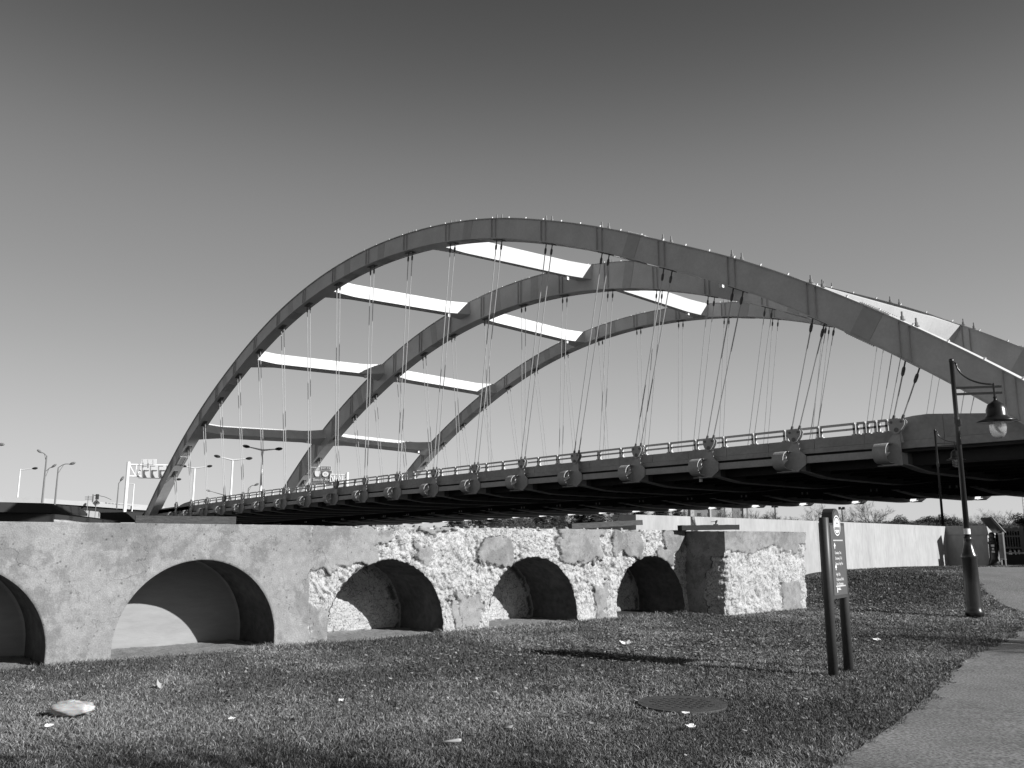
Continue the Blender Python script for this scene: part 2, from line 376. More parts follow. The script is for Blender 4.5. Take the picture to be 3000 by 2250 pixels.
ruin = thing('ruined_arcade_wall', 'long low ruined concrete wall with blind arches, left half smooth and right half crumbling', 'wall', (XW, 9, 0))
NICHES = [(-1.6, 1.13, .17, -3.2, 0.0), (1.56, 1.13, .17, 0.0, 3.08), (4.6, 1.13, .17, 3.08, 6.28), (7.7, 1.1, .16, 6.28, 9.3), (10.9, 1.1, .17, 9.3, 12.5), (14.2, 1.08, .17, 12.5, 15.4)]
DEP = 1.35
def build_niche(yc, Rr, zs, y0, y1, hi):
    rough = y0 > 6
    nS, nT, nB = (80, 130, 50) if hi else (30, 40, 14)
    out = []
    zt0 = TOP
    for k in range(nS): out.append((y0, zt0*k/nS))
    for k in range(nT): out.append((y0+(y1-y0)*k/nT, TOP))
    for k in range(nS+1): out.append((y1, TOP*(1-k/nS)))
    n = len(out); L = 2*zs+math.pi*Rr
    fr = [0.30*k/nS for k in range(nS)]+[0.30+0.40*k/nT for k in range(nT)]+[0.70+0.30*k/nS for k in range(nS+1)]
    rim = []
    for f in fr:
        s_ = f*L
        if s_ < zs: p = (yc-Rr, s_)
        elif s_ > L-zs: p = (yc+Rr, L-s_)
        else:
            a = math.pi-(s_-zs)/Rr; p = (yc+Rr*math.cos(a), zs+Rr*math.sin(a))
        if rough:
            k = 1+0.014*mn.noise(Vector((p[0]*3, p[1]*3, 9)))+0.014*mn.noise(Vector((p[0]*13, p[1]*13, 4)))
            if y0 > 12 and p[0] < yc-0.8: k += 0.03*mn.noise(Vector((p[0]*6, p[1]*6, 14)))
            p = (yc+(p[0]-yc)*k, p[1]*k)
        rim.append((p[0], max(0, p[1])))
    V = []; T = []; F = []
    for b in range(nB+1):
        t = b/nB
        for k in range(n):
            y = rim[k][0]*(1-t)+out[k][0]*t; z = rim[k][1]*(1-t)+out[k][1]*t
            ms = spall(min(y, 15.34), z)
            if out[k][1] >= TOP and t > 0.93 and rough:
                z -= 0.035*abs(fbm(Vector((y*2.2, 3, 1)), 4))*(t-0.93)/0.07
            d = wall_disp(y, z, ms)
            if b == 0: d = d - 0.015 if rough else d-0.012
            V.append((XW+d, y, z)); T.append(ms)
    for b in range(nB):
        for k in range(n-1):
            F.append((b*n+k, b*n+k+1, (b+1)*n+k+1, (b+1)*n+k))
    # top cap strip to the back of the wall
    topk = [k for k in range(n) if nS <= k <= nS+nT]
    base = len(V)
    for k in topk:
        v = V[nB*n+k]; V.append((v[0]-0.35, v[1], TOP-0.01+0.01*mn.noise(Vector((v[1]*5, 0, 0))))); T.append(T[nB*n+k]*0.4)
        V.append((XW-DEP-0.1, v[1], TOP-0.01)); T.append(0)
    for i in range(len(topk)-1):
        a = nB*n+topk[i]; b2 = nB*n+topk[i+1]
        F.append((a, b2, base+2*(i+1), base+2*i)); F.append((base+2*i, base+2*i+2, base+2*i+3, base+2*i+1))
    # niche: soffit and back wall
    SV = []; ST = []; SF = []; nD = 26 if hi else 8
    for d_ in range(nD+1):
        dd = DEP*d_/nD
        for k in range(n):
            y, z = rim[k]
            if d_ == 0: SV.append(V[k]); ST.append(T[k]); continue
            amp = 0.014 if rough else 0.003
            nn = 1+ (-amp*fbm(Vector((dd*3, y*3, z*3)), 4) - (0.012*mn.noise(Vector((dd*14, y*14, z*14))) if rough else 0))*min(1, dd*6)
            step = 0.0
            if not rough and dd > 0.12: step = 0.035        # recessed ring behind the formed edge
            sc = nn*(1+step)
            SV.append((XW-dd, yc+(y-yc)*sc, max(0, zs+(z-zs)*sc) if z > 0.001 else 0)); ST.append(0.10 if rough else 0.0)
    for d_ in range(nD):
        for k in range(n-1):
            SF.append((d_*n+k, (d_+1)*n+k, (d_+1)*n+k+1, d_*n+k+1))
    b0 = nD*n; prev = [b0+k for k in range(n)]; nR = 24 if hi else 5
    for r_ in range(1, nR+1):
        t = r_/nR; cur = []
        for k in range(n):
            y = SV[b0+k][1]*(1-t)+yc*t; z = SV[b0+k][2]*(1-t)+0.25*t
            x = XW-DEP
            if rough: x += 0.025*fbm(Vector((y*3, z*3, 21)), 4)*min(1, t*4)+0.008*mn.noise(Vector((y*20, z*20, 4)))*min(1, t*4)
            else: x += 0.005*mn.noise(Vector((0, y*1.5, z*8)))
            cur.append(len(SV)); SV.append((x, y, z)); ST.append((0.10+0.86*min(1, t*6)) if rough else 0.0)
        for k in range(n-1): SF.append((prev[k], cur[k], cur[k+1], prev[k+1]))
        SF.append((prev[0], prev[n-1], cur[n-1], cur[0]))
        prev = cur
    return (V, F, T), (SV, SF, ST)
def tmesh(name, V, F, T, m, parent, smooth=True, **kw):
    me = bpy.data.meshes.new(name); me.from_pydata(V, [], F)
    at = me.attributes.new('tone', 'FLOAT', 'POINT'); at.data.foreach_set('value', np.array(T, np.float32))
    me.materials.append(m)
    if smooth: me.shade_smooth()
    return link(name, me, parent, **kw)
for sec, lab, rng_ in (('smooth_wall_section', 'smooth stained left section', (0, 3)), ('spalled_wall_section', 'crumbling pale right section', (3, 6))):
    V = []; F = []; T = []
    for k in range(*rng_):
        a, b = build_niche(*NICHES[k], hi=(k > 0))
        off = len(V); V += a[0]; T += a[2]; F += [tuple(i+off for i in f) for f in a[1]]
        no = tmesh('niche', b[0], b[1], b[2], M_soffit_shade, ruin)
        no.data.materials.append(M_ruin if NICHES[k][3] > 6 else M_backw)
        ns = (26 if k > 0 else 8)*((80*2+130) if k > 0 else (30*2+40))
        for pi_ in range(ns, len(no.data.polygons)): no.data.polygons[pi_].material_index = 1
    if sec.startswith('smooth'):   # plain run-on of the wall outside the frame
        off = len(V); V += [(XW, -14, 0), (XW, -3.2, 0), (XW, -3.2, TOP), (XW, -14, TOP), (XW-1.5, -14, TOP), (XW-1.5, -3.2, TOP)]; T += [0]*6
        F += [(off, off+1, off+2, off+3), (off+3, off+2, off+5, off+4)]
    else: V = V
    tmesh(sec, V, F, T, M_ruin, ruin, label=lab)
# back face and vertical joint between the two sections
MB().box(XW-DEP-0.28, XW-DEP-0.03, -14, 15.4, -1.0, TOP-0.012).obj('back_wall', M_ruin, ruin)
# end pier
V = []; F = []; T = []
BX, BY0, BY1, BXB = -11.2, 15.4, 18.92, -13.45
plan = []
for k in range(45): plan.append((XW-0.12+(BX-XW+0.12)*k/45, BY0, 0, -1))
for k in range(150): plan.append((BX, BY0+(BY1-BY0)*k/150, 1, 0))
for k in range(61): plan.append((BX+(BXB-BX)*k/60, BY1, 0, 1))
nz = 90
for j in range(nz+1):
    z = TOP*j/nz - 0.01
    for k, (x, y, nx, ny) in enumerate(plan):
        wob = 0.12*fbm(Vector((y*1.7, z*1.7, x*1.7+4)), 4)
        onfront = nx == 1
        skin = 0.0
        if onfront:
            m_ = 1.0 if (z < 1.36+wob+0.06*math.sin(y*3)) else 0.0
            if abs(y-17.85) < .42+wob and z < .62+wob: m_ = 0.0
            if y > 18.25+wob: m_ = max(m_, 1.0 if z < 1.5 else 0.0)
        elif ny < 0: m_ = 1.0 if (x > XW+0.72+wob*1.5-0.3*ss(1.4, 0.6, z) and z < 1.28+wob) else 0.0
        else: m_ = 1.0 if z < 1.3+wob else 0.0
        # corner erosion: round the plan corner
        dl = (y-BY0 if onfront else (BX-x if ny < 0 else 9)); dr = (BY1-y if onfront else (BX-x if ny > 0 else 9))
        er = ss(1.33+wob, 1.18+wob, z)
        cl = 0.16*er*math.exp(-max(0, dl)*5.5)*(0.6+0.8*abs(fbm(Vector((7, z*3.5, 2)), 3)))
        cr = (0.05+0.16*(0.5+0.5*ss(1.75, 1.2, z)))*math.exp(-max(0, dr)*5)*(1.1+0.8*fbm(Vector((3, z*2.5, 8)), 3))
        x2 = x-(cl+cr)*1.0 if onfront else x-(cl+cr)
        y2 = y
        if onfront: y2 = y+cl*0.9*math.exp(-dl*3)-cr*1.2*math.exp(-dr*3)
        elif ny < 0: y2 = y+cl*0.9
        else: y2 = y-cr*1.2-0.0
        rr = 0
        if m_ > 0:
            p3 = Vector((x*3.1+y*3.1, z*3.1, 12)); p4 = Vector((x*16+y*16, z*16, 3))
            def fct(sc_, k_):
                q_ = Vector(((x+y)*sc_, z*sc_, 8.3)); p_ = mn.voronoi(q_)[1][0]; r_ = mn.cell_vector(p_*7.31); e_ = q_-p_
                return k_*((r_.x-.5)*e_.x+(r_.y-.5)*e_.y)
            rr = -0.035-0.035*fbm(p3, 4)+fct(7, .085)+fct(17, .036)-0.004*mn.noise(p4*2.3)-0.10*max(0.0, mn.noise(p4*0.5)-0.22)
        else: rr = 0.003*mn.noise(Vector((x*6+y*6, z*6, 0)))
        f_ = 1.0
        if k in (0,): f_ = 0
        V.append((x2+nx*rr*f_, y2+ny*rr*f_, z if j < nz else TOP-0.02-0.03*abs(fbm(Vector((y*2, x*2, 5)), 3))-(0.10*ss(18.4, 18.92, y)))); T.append(m_)
n = len(plan)
for j in range(nz):
    for k in range(n-1): F.append((j*n+k, j*n+k+1, (j+1)*n+k+1, (j+1)*n+k))
c0 = len(V); V.append((BXB+1, 17, TOP-0.03)); T.append(0)
for k in range(n-1): F.append((nz*n+k, nz*n+k+1, c0))
V.append((BXB, BY0, TOP-0.03)); T.append(0); F.append((nz*n+n-1, c0+1, c0)); F.append((c0+1, nz*n, c0))
tmesh('end_pier', V, F, T, M_ruin, ruin, label='projecting end block with dark smooth top and crumbling foot')
# pale rubble ledge at the foot of niches
for (yc, Rr, zs, y0, y1) in NICHES[1:5]:
    vs = []; fs = []; nx_, ny_ = 12, 70
    for a in range(nx_+1):
        for b_ in range(ny_+1):
            y = yc-Rr*1.02+2.04*Rr*b_/ny_; x = XW-DEP+0.05+(DEP-0.02+0.16*fbm(Vector((y*2.5, 1, 0)), 3))*a/nx_
            edge_ = max(0, (a-nx_+2)/2.0)
            vs.append((x, y, 0.022+0.02*fbm(Vector((x*5, y*5, 1)), 3)-0.08*edge_))
    for a in range(nx_):
        for b_ in range(ny_): fs.append((a*(ny_+1)+b_, (a+1)*(ny_+1)+b_, (a+1)*(ny_+1)+b_+1, a*(ny_+1)+b_+1))
    MB().add(vs, fs).obj('niche_floor', M_debris, ruin, smooth=True)
# loose rubble on the broken top
mb = MB()
for k in range(48):
    y = random.uniform(7.5, 13.5) if k < 48 else random.uniform(15.6, 18); x = (XW-random.uniform(0.08, 0.5)) if k < 48 else BX-random.uniform(.1, .6); s_ = random.uniform(0.012, 0.034)
    a = [Vector((random.uniform(-1,1), random.uniform(-1,1), random.uniform(-.6,1)))*s_ for _ in range(3)]
    c = Vector((x, y, TOP+0.0))
    mb.hexa([c+Vector((-s_,-s_,-s_))+a[0]*.4, c+Vector((s_,-s_,-s_)), c+Vector((s_,s_,-s_))+a[1]*.4, c+Vector((-s_,s_,-s_)), c+Vector((-s_,-s_,s_*.7))+a[2]*.5, c+Vector((s_,-s_,s_))+a[0]*.5, c+Vector((s_*.8,s_,s_*.8)), c+Vector((-s_,s_*.9,s_))])
mb.obj('loose_rubble', M_debris, ruin, kind='stuff')

# ------------------------------------------------------------------ arch bridge
PW = 6.1; XA0 = -21.18; YA, YB, YC = 44.78, 66.08, 87.13
def zd(x):      # level of the hanger pins above datum, following the camber of the deck
    t = ((XA0-x)/PW-9)/9.0
    t = max(-1.55, min(1.6, t))
    return 7.589-0.5966*t-0.3379*t*t+0.008*t**3
HX = [-20.12,-25.32,-30.71,-36.33,-42.19,-48.41,-54.8,-61.65,-68.83,-76.14,-83.45,-90.59,-97.46,-104.08,-110.37,-116.25,-121.92,-127.38,-132.63]
HZ = [10.69,14.09,17.17,19.88,22.57,25.0,27.08,28.64,29.63,30.02,29.76,28.88,27.45,25.48,23.13,20.6,17.79,14.68,11.23]
cx = [-3.0,-6.2,-10.7,-15.3]+HX+[-137.6,-142.3,-146.9,-150]; cz = [-3.2,-.35,3.45,7.15]+HZ+[7.65,3.9,.1,-2.6]
ci = [-4.0,-3,-2,-1]+list(range(19))+[19,20,21,22]
def catmull(i, arr):
    i = max(-4, min(22, i)); k = int(math.floor(i)); f = i-k; g = lambda j: arr[max(0, min(len(arr)-1, j+4))]
    p0, p1, p2, p3 = g(k-1), g(k), g(k+1), g(k+2)
    return 0.5*((2*p1)+(-p0+p2)*f+(2*p0-5*p1+4*p2-p3)*f*f+(-p0+3*p1-3*p2+p3)*f**3)
def rib_pt(i):
    return catmull(i, cx), catmull(i, cz)
def rib_frame(i):
    x, z = rib_pt(i); xa, za = rib_pt(i-0.08); xb, zb = rib_pt(i+0.08)
    T_ = Vector((xb-xa, 0, zb-za)).normalized(); N_ = Vector((-T_.z, 0, T_.x))
    if N_.z < 0: N_ = -N_
    return Vector((x, 0, z)), T_, N_
RHS = {YA: 1.78, YB: 2.95, YC: 1.78}; RW = 1.14
bridge = thing('arch_bridge', 'wide steel bridge with three parallel arches carrying a road deck on thin cables', 'bridge', (-76, 66, 0))
stiff_me = {}
def box_mesh(name, m, *a):
    return MB().box(*a).mesh(name, m)
ME_post = box_mesh('stanchion', M_white, -.045, .045, -.045, .045, 0, .13)
ME_rod = MB().lathe([(.16,0),(.16,.05),(.10,.06),(.10,.22),(.055,.23),(.055,.48)], n=10).mesh('anchor_rod', M_pole)
ME_rod2 = MB().lathe([(.10,0),(.10,.12),(.05,.14),(.05,.40)], n=8).mesh('anchor_rod', M_pole)
ME_sock = MB().lathe([(.045,.02),(.045,-.38),(.075,-.41),(.098,-.53),(.092,-.78),(.065,-.86),(.045,-.90)], n=10).mesh('cable_socket', M_steel_d)
ME_botsock = MB().lathe([(.04,.34),(.07,.31),(.085,.16),(.075,.06),(.05,.0)], n=10).mesh('lower_socket', M_steel_d)
SPL = [.5, 3.55, 6.6, 8.65, 9.6, 11.5, 14.5, 17.5]
DZ = {YA: 0.12, YB: -0.28, YC: 0.26}
def mat_axes(o, ax, ay, az):
    return Matrix(((ax[0], ay[0], az[0], o[0]), (ax[1], ay[1], az[1], o[1]), (ax[2], ay[2], az[2], o[2]), (0,0,0,1)))
for Y, lab in ((YA, 'nearest arch rib'), (YB, 'middle arch rib'), (YC, 'farthest arch rib')):
    dz = DZ[Y]
    RH = RHS[Y]
    web = MB(); fl = MB(); rw, rt_, rb = [], [], []
    for s_ in np.arange(-4, 22.01, 0.2):
        c, T_, N_ = rib_frame(s_); c = c+Vector((0, Y, dz))
        def ring(h0, h1, w): return [c+N_*h0+Vector((0,-w,0)), c+N_*h0+Vector((0,w,0)), c+N_*h1+Vector((0,w,0)), c+N_*h1+Vector((0,-w,0))]
        rw.append(ring(0.05, RH-0.05, RW/2)); rb.append(ring(0, 0.055, RW/2+0.15)); rt_.append(ring(RH-0.055, RH, RW/2+0.15))
    web.sweep(rw); web.sweep(rb); web.sweep(rt_)
    rib = web.obj('arch_rib', M_steel, bridge, label=lab)
    # stiffeners beside every hanger, splice plates, rods and posts
    for i in range(-1, 20):
        c, T_, N_ = rib_frame(i); c = c+Vector((0, Y, dz))
        for dx in (-0.30, 0.22):
            for sy in (-1, 1):
                mb = MB()
                a = c+T_*dx*T_.x*-1 if False else c+Vector((dx, 0, 0))+Vector((0, 0, T_.z/T_.x*dx))
                hv = RH/max(.5, N_.z)
                y0 = sy*(RW/2-0.01); y1 = sy*(RW/2+0.14)
                lo = a+N_*0.05; hi_ = a+Vector((0, 0, 1))*(hv*0.97)
                # plate runs from the bottom flange vertically up to the top flange
                lo = a+Vector((0,0,0.06/N_.z)); 
                mb.hexa([lo+Vector((-.02,min(y0,y1),0)), lo+Vector((.02,min(y0,y1),0)), lo+Vector((.02,max(y0,y1),0)), lo+Vector((-.02,max(y0,y1),0)),
                         hi_+Vector((-.02,min(y0,y1),-.06)), hi_+Vector((.02,min(y0,y1),-.06)), hi_+Vector((.02,max(y0,y1),-.06)), hi_+Vector((-.02,max(y0,y1),-.06))])
                mb.obj('stiffener', M_splice, rib)
    for i in SPL:
        c, T_, N_ = rib_frame(i); c = c+Vector((0, Y, dz)); mb = MB()
        for sy in (-1, 1):
            o = c+Vector((0, sy*(RW/2+0.012), 0))+N_*(RH/2)
            mb.beam(o-T_*0.62, o+T_*0.62, 0.03, RH-0.2, up=N_)
        mb.beam(c-T_*0.95-N_*0.02, c+T_*0.95-N_*0.02, RW+0.02, 0.05, up=N_)
        mb.beam(c-T_*0.95+N_*(RH+0.02), c+T_*0.95+N_*(RH+0.02), RW+0.02, 0.05, up=N_)
        for k in range(14):   # bolt rows
            for q_ in (-.4, .4):
                mb.beam(c+T_*(-0.88+k*0.135)+Vector((0,q_,0))-N_*0.045, c+T_*(-0.88+k*0.135)+Vector((0,q_,0))-N_*0.09, .05, .05, up=T_)
                mb.beam(c+T_*(-0.88+k*0.135)+Vector((0,q_,0))+N_*(RH+0.045), c+T_*(-0.88+k*0.135)+Vector((0,q_,0))+N_*(RH+0.085), .05, .05, up=T_)
        mb.obj('splice_plate', M_splice, rib)
    for i in np.arange(-1.0, 19.5, 1/3.0):
        c, T_, N_ = rib_frame(i+0.12)
        for sy in (-1,):
            link('stanchion', ME_post, rib, mat=mat_axes(c+Vector((0, Y+sy*(RW/2-.02), dz))+N_*RH, T_, Vector((0,1,0)), N_))
    for i in range(19):
        c, T_, N_ = rib_frame(i)
        for dx in (-.36, .36):
            ztop = RH/max(.5, N_.z)+T_.z/T_.x*dx
            link('anchor_rod', ME_rod, rib, loc=c+Vector((dx, Y, dz+ztop)))
    # hangers
    for i in range(19):
        xb = XA0-i*PW; c, T_, N_ = rib_frame(i)
        zb = zd(xb)+(0 if Y == YA else (-1.4 if Y == YB else -0.2))
        pl = MB(); pl.beam(c+Vector((0,Y,dz))-T_*.62-N_*.035, c+Vector((0,Y,dz))+T_*.62-N_*.035, .55, .05, up=N_)
        pl.obj('hanger_seat', M_steel_d, rib)
        for s_ in (-1, 1):
            top = c+Vector((s_*.36, Y, dz+T_.z/T_.x*s_*.36)); bot = Vector((xb+s_*.24, Y, zb))
            d = (bot-top).normalized()
            cb = MB().tube([top+d*0.85, bot], 0.040 if Y == YA else 0.037, 6).obj('hanger_cable', M_cable, bridge)
            az = -d; ax = Vector((1,0,0)); ay = az.cross(ax).normalized(); ax = ay.cross(az)
            link('cable_socket', ME_sock, cb, mat=mat_axes(top, ax, ay, az))
            if Y != YB: link('lower_socket', ME_botsock, cb, mat=mat_axes(bot-d*0.0, ax, ay, az))
# cross struts
for ya, yb in ((YA, YB), (YB, YC)):
    for i in (1.5, 4.5, 7.5, 10.5, 13.5, 16.5):
        c, T_, N_ = rib_frame(i); mb = MB(); rings = []; L_ = yb-ya-RW
        for k in range(33):
            f = k/32; y = ya+RW/2+L_*f; e = min(f, 1-f)*L_
            w = 0.50+0.62*(1-min(1, e/3.4))**1.2; zz = DZ[ya]*(1-f)+DZ[yb]*f; lift = 1.17*(f if yb == YB else 1-f)
            o = c+Vector((0, y, zz)); h0 = 0.08+lift; h1 = 1.68+lift
            rings.append([o+N_*h0-T_*w, o+N_*h0+T_*w, o+N_*h1+T_*w, o+N_*h1-T_*w])
        mb.sweep(rings)
        st = mb.obj('cross_strut', M_steel, bridge)
        if ya == YA or True:
            o = c+Vector((0, yb-RW/2-2.9, DZ[yb]-0.05))+N_*(1.0 if yb == YB else .15); link('strut_floodlight', MB().box(-.18,.18,-.14,.14,-.30,.10).mesh('strut_floodlight', M_white), st, loc=o+T_*-.2)

# ---- deck
def seg_x(a, b, step):
    n_ = max(1, int(round(abs(b-a)/step))); return [a+(b-a)*k/n_ for k in range(n_+1)]
def long_box(mb, x0, x1, y0, y1, r0, r1, step=6.1, off0=0, off1=0):
    xs_ = seg_x(x0, x1, step)
    mb.sweep([[Vector((x, y0, zd(x)+r0)), Vector((x, y1, zd(x)+r0)), Vector((x, y1, zd(x)+r1)), Vector((x, y0, zd(x)+r1))] for x in xs_])
XR, XL = 14.0, -150.0
YP = 45.35
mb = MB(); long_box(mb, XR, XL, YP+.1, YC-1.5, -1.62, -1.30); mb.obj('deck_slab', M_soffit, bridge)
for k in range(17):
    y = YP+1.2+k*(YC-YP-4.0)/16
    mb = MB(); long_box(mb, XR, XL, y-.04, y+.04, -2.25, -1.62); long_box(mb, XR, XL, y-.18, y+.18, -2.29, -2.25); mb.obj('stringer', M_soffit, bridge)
# parapet sections (joints between) with a drip ledge, railing on top
posts = [-23.82-2.215*k for k in range(0, 47)]
x = -23.3; xe = -128.0; k = 0
while x > xe:
    x2 = x-3.05; mb = MB()
    long_box(mb, x-0.014, x2+0.014, YP-.14, YP+.22, -1.03, -.49, 3.05)
    long_box(mb, x-0.006, x2+0.006, YP-.20, YP+.2, -1.33, -1.045, 3.05)
    mb.obj('parapet_section', M_parapet, bridge); x = x2; k += 1
xe2 = x
def rail_panel(xa, xb):
    mb = MB(); za = zd(xa); zb_ = zd(xb)
    y = YP
    def bar(p, q_, h, w=.10): mb.beam((p[0], y, p[1]), (q_[0], y, q_[1]), w, h)
    bar((xa-.05, za+.16), (xb+.05, zb_+.16), .13)
    bar((xa-.05, za-.14), (xb+.05, zb_-.14), .11)
    for xx, zz in ((xa-.09, za), (xb+.09, zb_)):
        mb.box(xx-.075, xx+.055, y-.05, y+.05, zz-.49, zz+.12)
        mb.box(xx-.14, xx+.14, y-.09, y+.09, zz-.49, zz-.43)
    return mb.obj('railing_panel', M_steel, bridge)
for a, b in ((-21.35, -21.94), (-21.96, -22.57), (-22.59, -23.20), (-23.22, -23.80)): rail_panel(a, b)
for a, b in zip(posts[:-1], posts[1:]): rail_panel(a-0.01, b+0.01)
# solid end parapets
def solid_end(xa, xb, tops):
    mb = MB(); n_ = len(tops)-1; rings = []
    for j, tz in enumerate(tops):
        x = xa+(xb-xa)*j/n_; z0 = zd(x)
        rings.append([Vector((x, YP-.14, z0-1.03)), Vector((x, YP+.25, z0-1.03)), Vector((x, YP+.25, tz)), Vector((x, YP-.14, tz))])
    mb.sweep(rings)
    long_box(mb, xa, xb, YP-.20, YP+.2, -1.46, -1.045, 2.0)
    return mb.obj('end_parapet', M_parapet, bridge)
xs_e = [-21.25, -20.4, -19.3, -17.6]
def etop(x): return zd(x)-.49+ (0.72+0.22*ss(-21.3, -20.0, x))
solid_end(-21.3, -19.02, [7.99, 8.08, 8.10, 8.03])
for a, b in ((-19.0, -13.02), (-13.0, -7.02), (-7.0, -1.02), (-1.0, 5), (5.02, 13.9)):
    solid_end(a, b, [8.03-.10*(a+19)*(a < -12)-.7*(a >= -13), 8.03-.10*min(6, b+19)])
MB().box(-23.30, -21.3, YP-.14, YP+.22, zd(-22)-1.03, zd(-22)-.49).box(-23.30, -21.3, YP-.20, YP+.2, zd(-22)-1.34, zd(-22)-1.045).obj('parapet_section', M_parapet, bridge)
xl = posts[-1]
solid_end(xl, xl-5, [zd(xl)+.12, zd(xl)+.10, zd(xl)-.05, zd(xl)-.30]); solid_end(xl-5.02, -150, [zd(xl-5)-.30, zd(-150)-.30])
mb = MB(); long_box(mb, xe2, XL, YP-.14, YP+.22, -1.6, -.49); mb.obj('parapet_section', M_parapet, bridge)
# far side parapet
mb = MB(); long_box(mb, XR, XL, YC-1.5, YC-1.15, -1.33, -.5); mb.obj('parapet_section', M_parapet, bridge)
# median kerbs under the middle arch
mb = MB(); long_box(mb, XR, XL, YB-1.4, YB-1.1, -1.3, -.5); long_box(mb, XR, XL, YB+1.1, YB+1.4, -1.3, -.5); mb.obj('median_barrier', M_parapet, bridge)

# ---- floor beams with outriggers
def zbot(f):   # underside of a floor beam, relative to hanger pin level, f 0..1 from A to C
    g = f*2 if f <= .5 else (1-f)*2         # 0 at edge, 1 at the middle arch
    return -2.22 - 0.32*ss(0, .18, g) + 0.62*ss(.55, 1.0, g) - 0.10*f
# shared sub-part meshes, origin at the hanger pin
def shell_mesh():
    mb = MB(); sec = []
    for r_ in (.50, .545):
        p = [(0.0, r_)] + [(-.38-r_*math.sin(R(180*k/14)), r_*math.cos(R(180*k/14))) for k in range(15)] + [(0.0, -r_)]
        sec.append([(-.10+q_[0], -1.72+q_[1]) for q_ in p])
    n_ = len(sec[0]); vs = [(x, *sec[j][k]) for k in range(n_) for j in (0, 1) for x in (-1.02, -.28)]; fs = []
    for k in range(n_-1):
        b = 4*k; c_ = 4*(k+1)
        fs += [(b, b+1, c_+1, c_), (b+2, c_+2, c_+3, b+3), (b+1, b+3, c_+3, c_+1), (b, c_, c_+2, b+2)]
    return mb.add(vs, fs).mesh('end_drum', M_out)
ME_drum = shell_mesh()
mb = MB()   # inner diaphragm and ribs seen through the open end
mb.prism([(-.10, -2.21)]+[(-.48-.49*math.sin(R(180*k/10)), -1.72-.49*math.cos(R(180*k/10))) for k in range(11)]+[(-.10, -1.23)], (-.98, 0, 0), (0,1,0), (0,0,1), (.03,0,0))
mb.beam((-.70,-.80,-2.02), (-.55,-.30,-1.62), .34, .04, up=(0,1,0)); mb.beam((-.50,-.40,-1.26), (-.50,-.40,-1.60), .14, .08, up=(0,1,0))
ME_inner = mb.mesh('drum_rib', M_white)  # white instead of outrigger paint: sunlight inside the drum painted in
GP = [(-1.05,-2.26),(-.80,-2.37),(.10,-2.37),(.64,-1.98),(.64,-1.46),(.30,-1.19),(.14,-1.16),(-1.05,-1.18)]
ME_gus = MB().prism(GP, (0,-.10,0), (1,0,0), (0,0,1), (0,.05,0)).box(-1.0,.12,-.55,.04,-2.40,-2.37).mesh('gusset_plate', M_out)
ME_gus0 = MB().prism([(-1.05,-2.26),(-.80,-2.37),(.16,-2.37),(.16,-2.28),(.10,-.75),(-.3,-.75),(-.62,-1.2),(-1.05,-1.18)], (0,-.10,0), (1,0,0), (0,0,1), (0,.05,0)).box(-1.0,.12,-.55,.04,-2.40,-2.37).mesh('gusset_plate', M_out)
ME_hp = MB().prism([(-.66,-1.18),(.26,-1.18),(.20,-.62),(.12,-.42),(-.12,-.42),(-.30,-.80)], (0,-.045,0), (1,0,0), (0,0,1), (0,.05,0)).mesh('hanger_plate', M_out)
ypts = [(-.36,.02),(-.30,.09),(-.1,.13),(.1,.13),(.30,.09),(.38,-.02),(.34,-.2),(.16,-.48),(.06,-.58),(-.06,-.62),(-.18,-.56),(-.28,-.40),(-.36,-.15)]
mb = MB()
for y0 in (-.17, .08):
    mb.prism([(p[0]*1.22, p[1]*1.1-.04) for p in ypts], (0,y0,0), (1,0,0), (0,0,1), (0,.045,0))
ME_yoke = mb.mesh('clevis_yoke', M_out)
ME_pins = [MB().tube([(px_,-.20,pz_), (px_,.16,pz_)], pr_, 14).mesh('pin', M_pole) for (px_, pz_, pr_) in ((-.27,-.08,.07),(.27,-.08,.07),(-.02,-.50,.125))]
